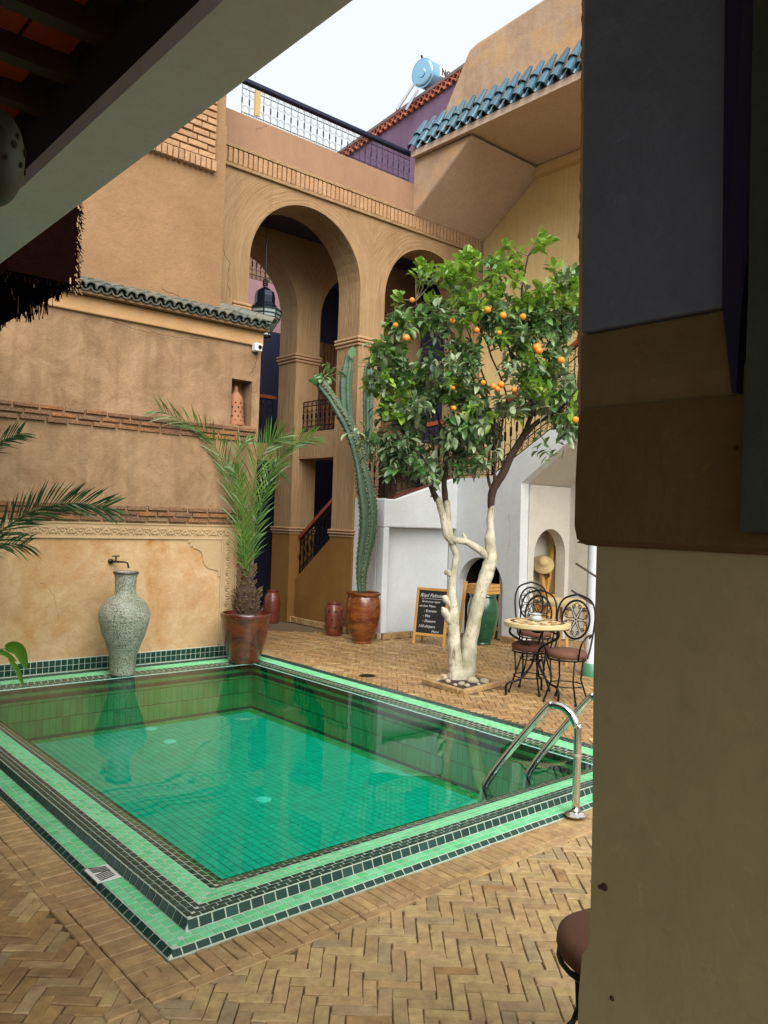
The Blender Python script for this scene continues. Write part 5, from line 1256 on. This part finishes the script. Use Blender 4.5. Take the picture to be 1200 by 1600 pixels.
# ================================================================== BLACKBOARD, GREEN URN
bL, bR = on(646, 1006, 2, 0), on(693, 1011, 2, 0)
u = (bR - bL).normalized(); Wb = (bR - bL).length; nb = Vector((u.y, -u.x, 0)); 
if nb.dot(-fwd) < 0: nb = -nb
lean = 0.16; hb = .74
upb = (Z_ * 1.0 - nb * lean).normalized(); nn = u.cross(upb)
if nn.dot(-fwd) < 0: nn = -nn
t = thing('chalkboard_sign', 'pine framed A-board chalkboard menu with white handwriting by the white wall', 'chalkboard', (bL + bR) / 2)
HB = hb; fwid = .035
b = MB(); 
for s_ in (0, 1): p = bL + u * Wb * s_; b.bar(p, p + upb * HB, fwid, .025, nn)
b.bar(bL + upb * (HB - .018), bR + upb * (HB - .018), fwid, .028, nn); b.bar(bL + upb * .135, bR + upb * .135, fwid, .022, nn)
back = -nb * .30
for s_ in (0, 1): p = bL + u * Wb * s_; b.bar(p + back, p + upb * (HB - .02) - nn * .03, .028, .02, nn)
b.build('frame', PINE, t, bevel=.003)
b = MB(); b.obox((bL + bR) / 2 + upb * (HB + .135) / 2, u, upb, nn, Wb / 2 - .012, (HB - .135) / 2 - .015, .006); b.build('board', BOARD, t)
o0 = bL + u * .035 + nn * .008
for body, sz, dx, dy, sh in (('Riad Palmier', .066, .0, .62, .35), ('Savoureux repas', .038, .03, .55, .3), ('un bon Menu', .042, .0, .49, .35), ('- Entrées', .048, .07, .425, .2), ('- Plat', .048, .06, .36, .3), ('- Dessert', .048, .06, .295, .3), ('110 dh/pers', .048, .01, .225, .35), ('Merci', .044, .20, .165, .2)):
    text(body, sz, o0 + u * dx + upb * dy, u, upb, CHALK, t, 'chalk_line', sh, .0, .0008)
b = MB(); b.bar(o0 + u * .02 + upb * .60, o0 + u * (Wb - .08) + upb * .598, .003, .002, nn); b.build('underline', CHALK, t)
gu = on(752, 1009, 2, 0)
t = pot((gu.x + .12, gu.y + .10, 0), [(.10, 0), (.12, .015), (.115, .03), (.15, .12), (.19, .28), (.205, .42), (.20, .52), (.175, .60), (.165, .62), (.18, .64), (.17, .66), (.14, .66)], GREENG, 'dark green ribbed glazed urn in the arched alcove behind the trunk', 'urn', 'green_urn')
cc = Vector((gu.x + .12, gu.y + .10, 0))
tb_ = thing('wooden_crate', 'slatted pine crate resting on the green urn', 'crate', (cc.x, cc.y, .66))
for q in range(3):
    for s_ in (-1, 1):
        b = MB(); b.box(cc.x - .17, cc.x + .17, cc.y + s_ * .13 - .008, cc.y + s_ * .13 + .008, .668 + q * .045, .705 + q * .045); b.build('slat', PINE, tb_)
        b = MB(); b.box(cc.x + s_ * .17 - .008, cc.x + s_ * .17 + .008, cc.y - .13, cc.y + .13, .668 + q * .045, .705 + q * .045); b.build('slat', PINE, tb_)
ld = thing('wooden_easel', 'leaning pine slatted frame stored behind the green urn', 'frame', (8.62, 7.4, 0))
E_ = lambda x, y: at(x, y, 11.15)
for x0, x1 in ((769, 786), (779, 796)):
    b = MB(); f_ = E_(x0, 998); f_.z = 0; b.bar(f_, E_(x1, 912), .035, .05); b.build('leg', PINE, ld)
for q, y in enumerate((928, 946, 964, 982)):
    b = MB(); x = 772 + (998 - y) * .17; b.bar(E_(x - 4, y), E_(x + 16, y + 2), .02, .055); b.build('slat', PINE, ld)
for x0, x1 in ((716, 728),):
    b = MB(); f_ = E_(x0, 1000); f_.z = 0; b.bar(f_, E_(x1, 908), .035, .05); b.build('leg', PINE, ld)

# ================================================================== TABLE AND CHAIRS
TC = Vector((6.05, 4.72, 0)); TH = .69
tt = thing('bistro_table', 'round mosaic topped bistro table on curled black iron legs', 'table', TC)
b = MB(); b.lathe(TC + Z_ * TH, [(.30, -.045), (.31, -.035), (.31, -.004), (.303, 0), (.001, 0)], 48); b.build('tabletop', simple('pale_stone_top', rgb(190, 172, 128), .5, 0, .25, 20, .1), tt, ang=40)
items = []
MOS = [tinted('mosaic_pale', [rgb(190, 176, 138), rgb(204, 194, 160)], .5, 30, .2, .1), tinted('mosaic_dark', [rgb(70, 56, 44), rgb(90, 66, 50)], .5, 30, .2, .1), tinted('mosaic_ochre', [rgb(184, 146, 88), rgb(170, 130, 74)], .5, 30, .2, .1)]
for ri in range(7):
    r = .045 + ri * .038; n = max(6, int(2 * pi * r / .05))
    for k_ in range(n):
        a = 2 * pi * (k_ + .5) / n; mt = MOS[1] if ri in (5,) or (ri in (2, 3) and k_ % 3 == 0) else MOS[(ri + k_) % 2 * 2]
        items.append((TC + Vector((cos(a) * r, sin(a) * r, TH + .001)), (-sin(a), cos(a), 0), (cos(a), sin(a), 0), Z_, 2 * pi * r / n - .005, .033, .004, mt))
pieces(tt, 'mosaic_tile', items, 300)
for k_ in range(3):
    a = 2 * pi * k_ / 3 + 2.55; o = Vector((cos(a), sin(a), 0)); b = MB()
    b.tube(wob([TC + o * .25 + Z_ * (TH - .045), TC + o * .25 + Z_ * (TH - .12), TC + o * .05 + Z_ * (TH - .24), TC + o * .03 + Z_ * .32, TC + o * .14 + Z_ * .16, TC + o * .27 + Z_ * .11, TC + o * .28 + Z_ * 0.0], 5, 0), .011, 8); b.build('leg', IRON, tt, smooth=True)
b = MB(); b.tube([TC + Vector((cos(a) * .055, sin(a) * .055, .33)) for a in [2 * pi * i / 16 for i in range(16)]], .008, 6, closed=True); b.build('ring', IRON, tt, smooth=True)
b = MB(); b.tube([TC + Vector((cos(a) * .25, sin(a) * .25, TH - .05)) for a in [2 * pi * i / 24 for i in range(24)]], .008, 6, closed=True); b.build('ring', IRON, tt, smooth=True)
ap_ = thing('ashtray', 'small white and blue ceramic lidded ashtray on the bistro table', 'ashtray', TC + Vector((.02, .03, TH + .003)))
b = MB(); b.lathe(TC + Vector((.02, .03, TH + .003)), [(.035, 0), (.052, .012), (.056, .03), (.045, .048), (.038, .052), (.048, .062), (.05, .070), (.035, .074), (.03, .06), (.001, .055)], 28); b.build('body', simple('painted_ceramic', rgb(196, 202, 196), .25, 0, .5, 45, 0, rgb(96, 116, 128)), ap_, ang=50)
def make_chair(name, label, SH=.45):
    t = thing(name, label, 'chair', (0, 0, 0), 'black iron bistro chairs')
    b = MB(); b.lathe((0, 0, SH), [(.17, -.035), (.195, -.03), (.205, -.005), (.20, .02), (.17, .038), (.001, .045)], 32); b.build('cushion', CUSH, t, smooth=True)
    b = MB(); b.tube([(cos(a) * .195, sin(a) * .195, SH - .045) for a in [2 * pi * i / 24 for i in range(24)]], .009, 6, closed=True)
    b.build('seat_ring', IRON, t, smooth=True); b = MB()
    b.tube([(cos(a) * .175, sin(a) * .175, .16) for a in [2 * pi * i / 24 for i in range(24)]], .006, 6, closed=True); b.build('foot_ring', IRON, t, smooth=True)
    for k_ in range(4):
        a = pi / 4 + k_ * pi / 2; b = MB(); b.tube([(cos(a) * .185, sin(a) * .185, SH - .045), (cos(a) * .165, sin(a) * .165, .2), (cos(a) * .24, sin(a) * .24, .012)], .0095, 8); b.lathe((cos(a) * .24, sin(a) * .24, 0), [(.014, 0), (.017, .008), (.014, .03), (.008, .035)], 8); b.build('leg', IRON, t, smooth=True)
    # round back at -x side, in the y/z plane
    bc = Vector((-.235, 0, SH + .30)); u = Y_; v = Vector((-.18, 0, 1)).normalized()
    ring = lambda rx, rz, n=28: [bc + u * cos(a) * rx + v * sin(a) * rz for a in [2 * pi * i / n for i in range(n)]]
    b = MB(); b.tube(ring(.150, .185), .011, 8, closed=True)
    for s_ in (-1, 1): b.tube(wob([(-.10, s_ * .185, SH - .04), (-.20, s_ * .19, SH + .10), bc + u * s_ * .205 + v * .05, bc + u * s_ * .15 + v * .19, bc + v * .245], 5, 0), .010, 8)
    b.build('back_frame', IRON, t, smooth=True)
    b = MB()
    for q in range(6):
        a0 = q * pi / 3 + pi / 6; ps = []
        for s_ in (-1, 1):
            ps = []
            for i in range(12):
                w_ = i / 11; rr = .02 + .125 * w_; aa = a0 + s_ * .42 * sin(pi * w_); ps.append(bc + u * cos(aa) * rr + v * sin(aa) * rr * 1.15)
            b.tube(ps, .0045, 5)
            c = bc + (u * cos(a0 + s_ * .28) + v * sin(a0 + s_ * .28) * 1.15) * .115
            b.tube([c + (u * cos(z) + v * sin(z)) * .017 for z in [2 * pi * i / 8 for i in range(8)]], .0042, 5, closed=True)
    b.lathe(bc, [(.001, -.012), (.014, 0), (.001, .012)], 8)
    b.build('scrollwork', IRON, t)
    b = MB()
    for s_ in (-1, 1): b.tube(wob([(-.19, s_ * .17, SH + .14), (-.05, s_ * .24, SH + .19), (.10, s_ * .235, SH + .18), (.16, s_ * .20, SH + .10), (.11, s_ * .16, SH - .04)], 5, 0), .009, 7)
    b.build('armrest', IRON, t, smooth=True)
    return t
ch = make_chair('bistro_chair', 'black iron chair with brown cushion nearest the tree, left of the table')
def place(o, p, face): o.location = (p[0], p[1], 0); o.rotation_euler = (0, 0, face); o.scale = (.88, .88, .97); return o
s1 = on(829, 1006, 2, .46); s2 = on(886, 1017, 2, .46)
place(ch, s1, radians(200))
c2 = place(copy_tree(ch), s2, radians(196)); c2['label'] = 'black iron chair with brown cushion on the right, half cut off by the near pillar'
for cc_ in (ch,):
    for o in list(cc_.children):
        if o.name.startswith('armrest'): bpy.data.objects.remove(o)
c3 = place(copy_tree(ch), (6.95, 5.45), radians(232)); c3['label'] = 'black iron chair farthest back behind the bistro table, its round back showing'
s4 = (2.0, 1.23)
c4 = copy_tree(ch); place(c4, s4, radians(130)); c4['label'] = 'brown cushioned chair in the near foreground, mostly hidden by the dark pillar'
for o in list(c4.children):
    if o.name.startswith(('armrest',)): bpy.data.objects.remove(o)
# second small table behind
t = thing('side_table', 'pale round side table partly hidden behind the bistro chairs', 'table', (7.7, 5.35, 0))
q = on(882, 938, 2, .72); t.location = (q.x, q.y, 0)
b = MB(); b.lathe((q.x, q.y, .72), [(.33, -.05), (.34, -.03), (.34, 0), (.001, .0)], 36); b.build('tabletop', simple('pale_wood_top', rgb(196, 176, 132), .6, 0, .2, 14, .1), t, ang=40)
for s_ in ((-.2, -.2), (.2, -.2), (.2, .2), (-.2, .2)): b = MB(); b.bar((q.x + s_[0], q.y + s_[1], 0), (q.x + s_[0] * .8, q.y + s_[1] * .8, .67), .03, .03); b.build('leg', PINE, t)
# things in the niche
t = thing('straw_hat', 'straw hat with wide brim hung in the white arched niche', 'hat', (8.72, 7.0, 1.2))
hb_ = on(849, 880, 1, 7.06); ax = Vector((-.55, -.55, .55)).normalized(); q_ = ax.to_track_quat('Z', 'Y'); b = MB()
z_ = MB(); z_.lathe((0, 0, 0), [(.155, -.035), (.155, -.028), (.085, 0), (.078, .05), (.06, .085), (.001, .095)], 28); b.add([q_ @ Vector(p) + hb_ for p in z_.v], z_.f); t.location = hb_; b.build('hat_shell', HAT, t, smooth=True)
t = thing('maroon_hat', 'dark maroon hat hanging just behind the straw hat', 'hat', hb_ + Vector((.1, .06, -.04)))
h2 = hb_ + Vector((.10, .07, -.05)); b = MB(); ax2 = Vector((.2, -.5, .5)).normalized(); q2 = ax2.to_track_quat('Z', 'Y'); b.add([q2 @ Vector(p) * 1.05 + h2 for p in z_.v], z_.f); b.build('hat_shell', MAROON, t, smooth=True)
t = thing('forked_stand', 'v shaped pair of pine posts standing in the arched niche', 'stand', (8.95, 7.0, 0))
w1, w2, w3 = on(851, 930, 1, 7.1), on(844, 880, 1, 7.1), on(866, 853, 1, 7.1)
b = MB(); b.bar(w1, w2, .06, .04, Y_); b.build('post', PINE, t)
b = MB(); b.bar(w1 + X_ * .03, w3, .06, .04, Y_); b.build('post', PINE, t)
b = MB(); b.box(w1.x - .1, w1.x + .12, 7.0, 7.2, 0, w1.z + .02); b.build('base', PINE, t)
sw = on(873, 883, 1, 7.235); b = MB(); b.box(sw.x - .035, sw.x + .035, 7.225, 7.24, sw.z - .04, sw.z + .04); b.box(sw.x - .016, sw.x + .016, 7.218, 7.226, sw.z - .02, sw.z + .02)
b.build('light_switch', PLASTIC, None, label='small square light switch on the niche back wall', cat='light switch')
# white column with green foot
wp = on(925, 1056, 2, 0); t = thing('white_column', 'round white column with green tiled foot beside the near pillar', 'column', (wp.x, wp.y, 0))
b = MB(); b.lathe((wp.x, wp.y, 0), [(.085, .13), (.085, 3.2)], 24); b.build('shaft', WHITE, t, ang=40)
b = MB(); b.lathe((wp.x, wp.y, 0), [(.115, 0), (.115, .11), (.09, .14)], 24); b.build('foot', simple('green_tile_foot', rgb(70, 124, 92), .4, 0, .3, 20, .1), t, ang=40)
q0 = at(905, 930, 8.2); wr = thing('wooden_rack', 'dark wooden slats sticking out beside the white column', 'rack', q0)
for px, py in ((912, 888), (905, 930)):
    q = at(px, py, 8.2); b = MB(); b.bar(q - right * .08 - down * .05, q + right * .15 + down * .10, .03, .02); b.build('slat', DARKWOOD, wr)

# ================================================================== POOL LADDER
lad = thing('pool_ladder', 'chrome hooped pool ladder rail at the near right corner of the pool', 'ladder', (3.8, 2.8, 0))
LX = [on(899, 1272, 2, .03).x, on(899, 1272, 2, .03).x + .50]
f0 = on(899, 1272, 2, .03)
def hoop(x0, y0):
    pts = [(x0, y0, .03), (x0, y0, .46)]
    for i in range(1, 7): a = pi * .72 * i / 6; pts.append((x0 - .03 * i / 6, y0 + .12 * (1 - cos(a)), .46 + .14 * sin(a) * 1.0))
    pts += [(x0 - .07, y0 + .40, .30), (x0 - .11, y0 + .53, .10), (x0 - .12, y0 + .56, .0), (x0 - .12, y0 + .565, -.30)]
    return wob(pts, 4, 0)
for i, x in enumerate((f0.x, f0.x + .40)):
    b = MB(); b.tube(hoop(x, f0.y), .0215, 20); b.build('rail', CHROME, lad, smooth=True)
    b = MB(); b.lathe((x, f0.y, .026), [(.058, 0), (.058, .006), (.045, .016), (.024, .026)], 28); b.build('flange', CHROME, lad, ang=50)
for k_ in range(2): b = MB(); b.box(f0.x - .12, f0.x + .28, f0.y + .54, f0.y + .61, -.12 - k_ * .22, -.095 - k_ * .22); b.build('step', CHROME, lad, bevel=.008)
b = MB(); b.tube([(f0.x, f0.y, .345), (f0.x, f0.y, .36)], .0222, 16); b.build('sticker', simple('sticker_paper', rgb(180, 160, 140), .6, 0, .3, 80, 0), lad)

# ================================================================== wear: cracks and chips
CRK = simple('crack_shadow', rgb(70, 46, 32), .95, 0, .4, 30, 0)
def crack(par, ax, val, pts, w_=.004, seed=0):
    P = []
    for (a, b_) in zip(pts, pts[1:]):
        for k in range(6):
            t = k / 6; x = a[0] + (b_[0] - a[0]) * t; y = a[1] + (b_[1] - a[1]) * t
            P.append(on(x + noise.noise((x * .3, y * .3, seed)) * 4, y + noise.noise((y * .3, x * .3, seed + 5)) * 4, ax, val))
    b = MB(); b.tube(P, [w_ * (.4 + .8 * abs(noise.noise((i * .7, seed, 1)))) for i in range(len(P))], 4); b.build('crack', CRK, par)
crack(ar, 1, AY, [(349, 390), (359, 412), (356, 440), (360, 470)], .005, 1)
crack(fw, 1, WY, [(403, 548), (400, 568), (388, 590)], .004, 2)
crack(uw, 1, 8.10, [(252, 450), (262, 457), (276, 461), (292, 470)], .005, 3)
crack(ar, 1, AY - .004, [(400, 201), (410, 200), (418, 194)], .003, 4)
crack(fw, 1, WY - .036, [(132, 493), (165, 498), (215, 515), (262, 524), (330, 532)], .004, 5)
crack(fw, 1, WY, [(60, 905), (84, 930), (92, 972)], .002, 6)
crack(ws, 0, 8.38, [(795, 800), (797, 838), (794, 868)], .002, 7)
for px, py, r_ in ((944, 1386, .006), (938, 1386, .004), (956, 1560, .004), (1150, 700, .004)):
    c = on(px, py, 0, XB + (.015 if py > 870 else 0)); b = MB(); b.lathe((0, 0, 0), [(.001, -.002), (r_, 0), (r_ * .6, .0015), (.001, .001)], 7)
    me = b.mesh('chip', CRK); o = put(me, 'chip', np_, c, (0, 1, 0), (0, 0, 1), 1)
b = MB(); b.box(.7605, .776, -3, 7.77, 2.608, 2.6149); b.build('edge_bead', BEAMM, po)
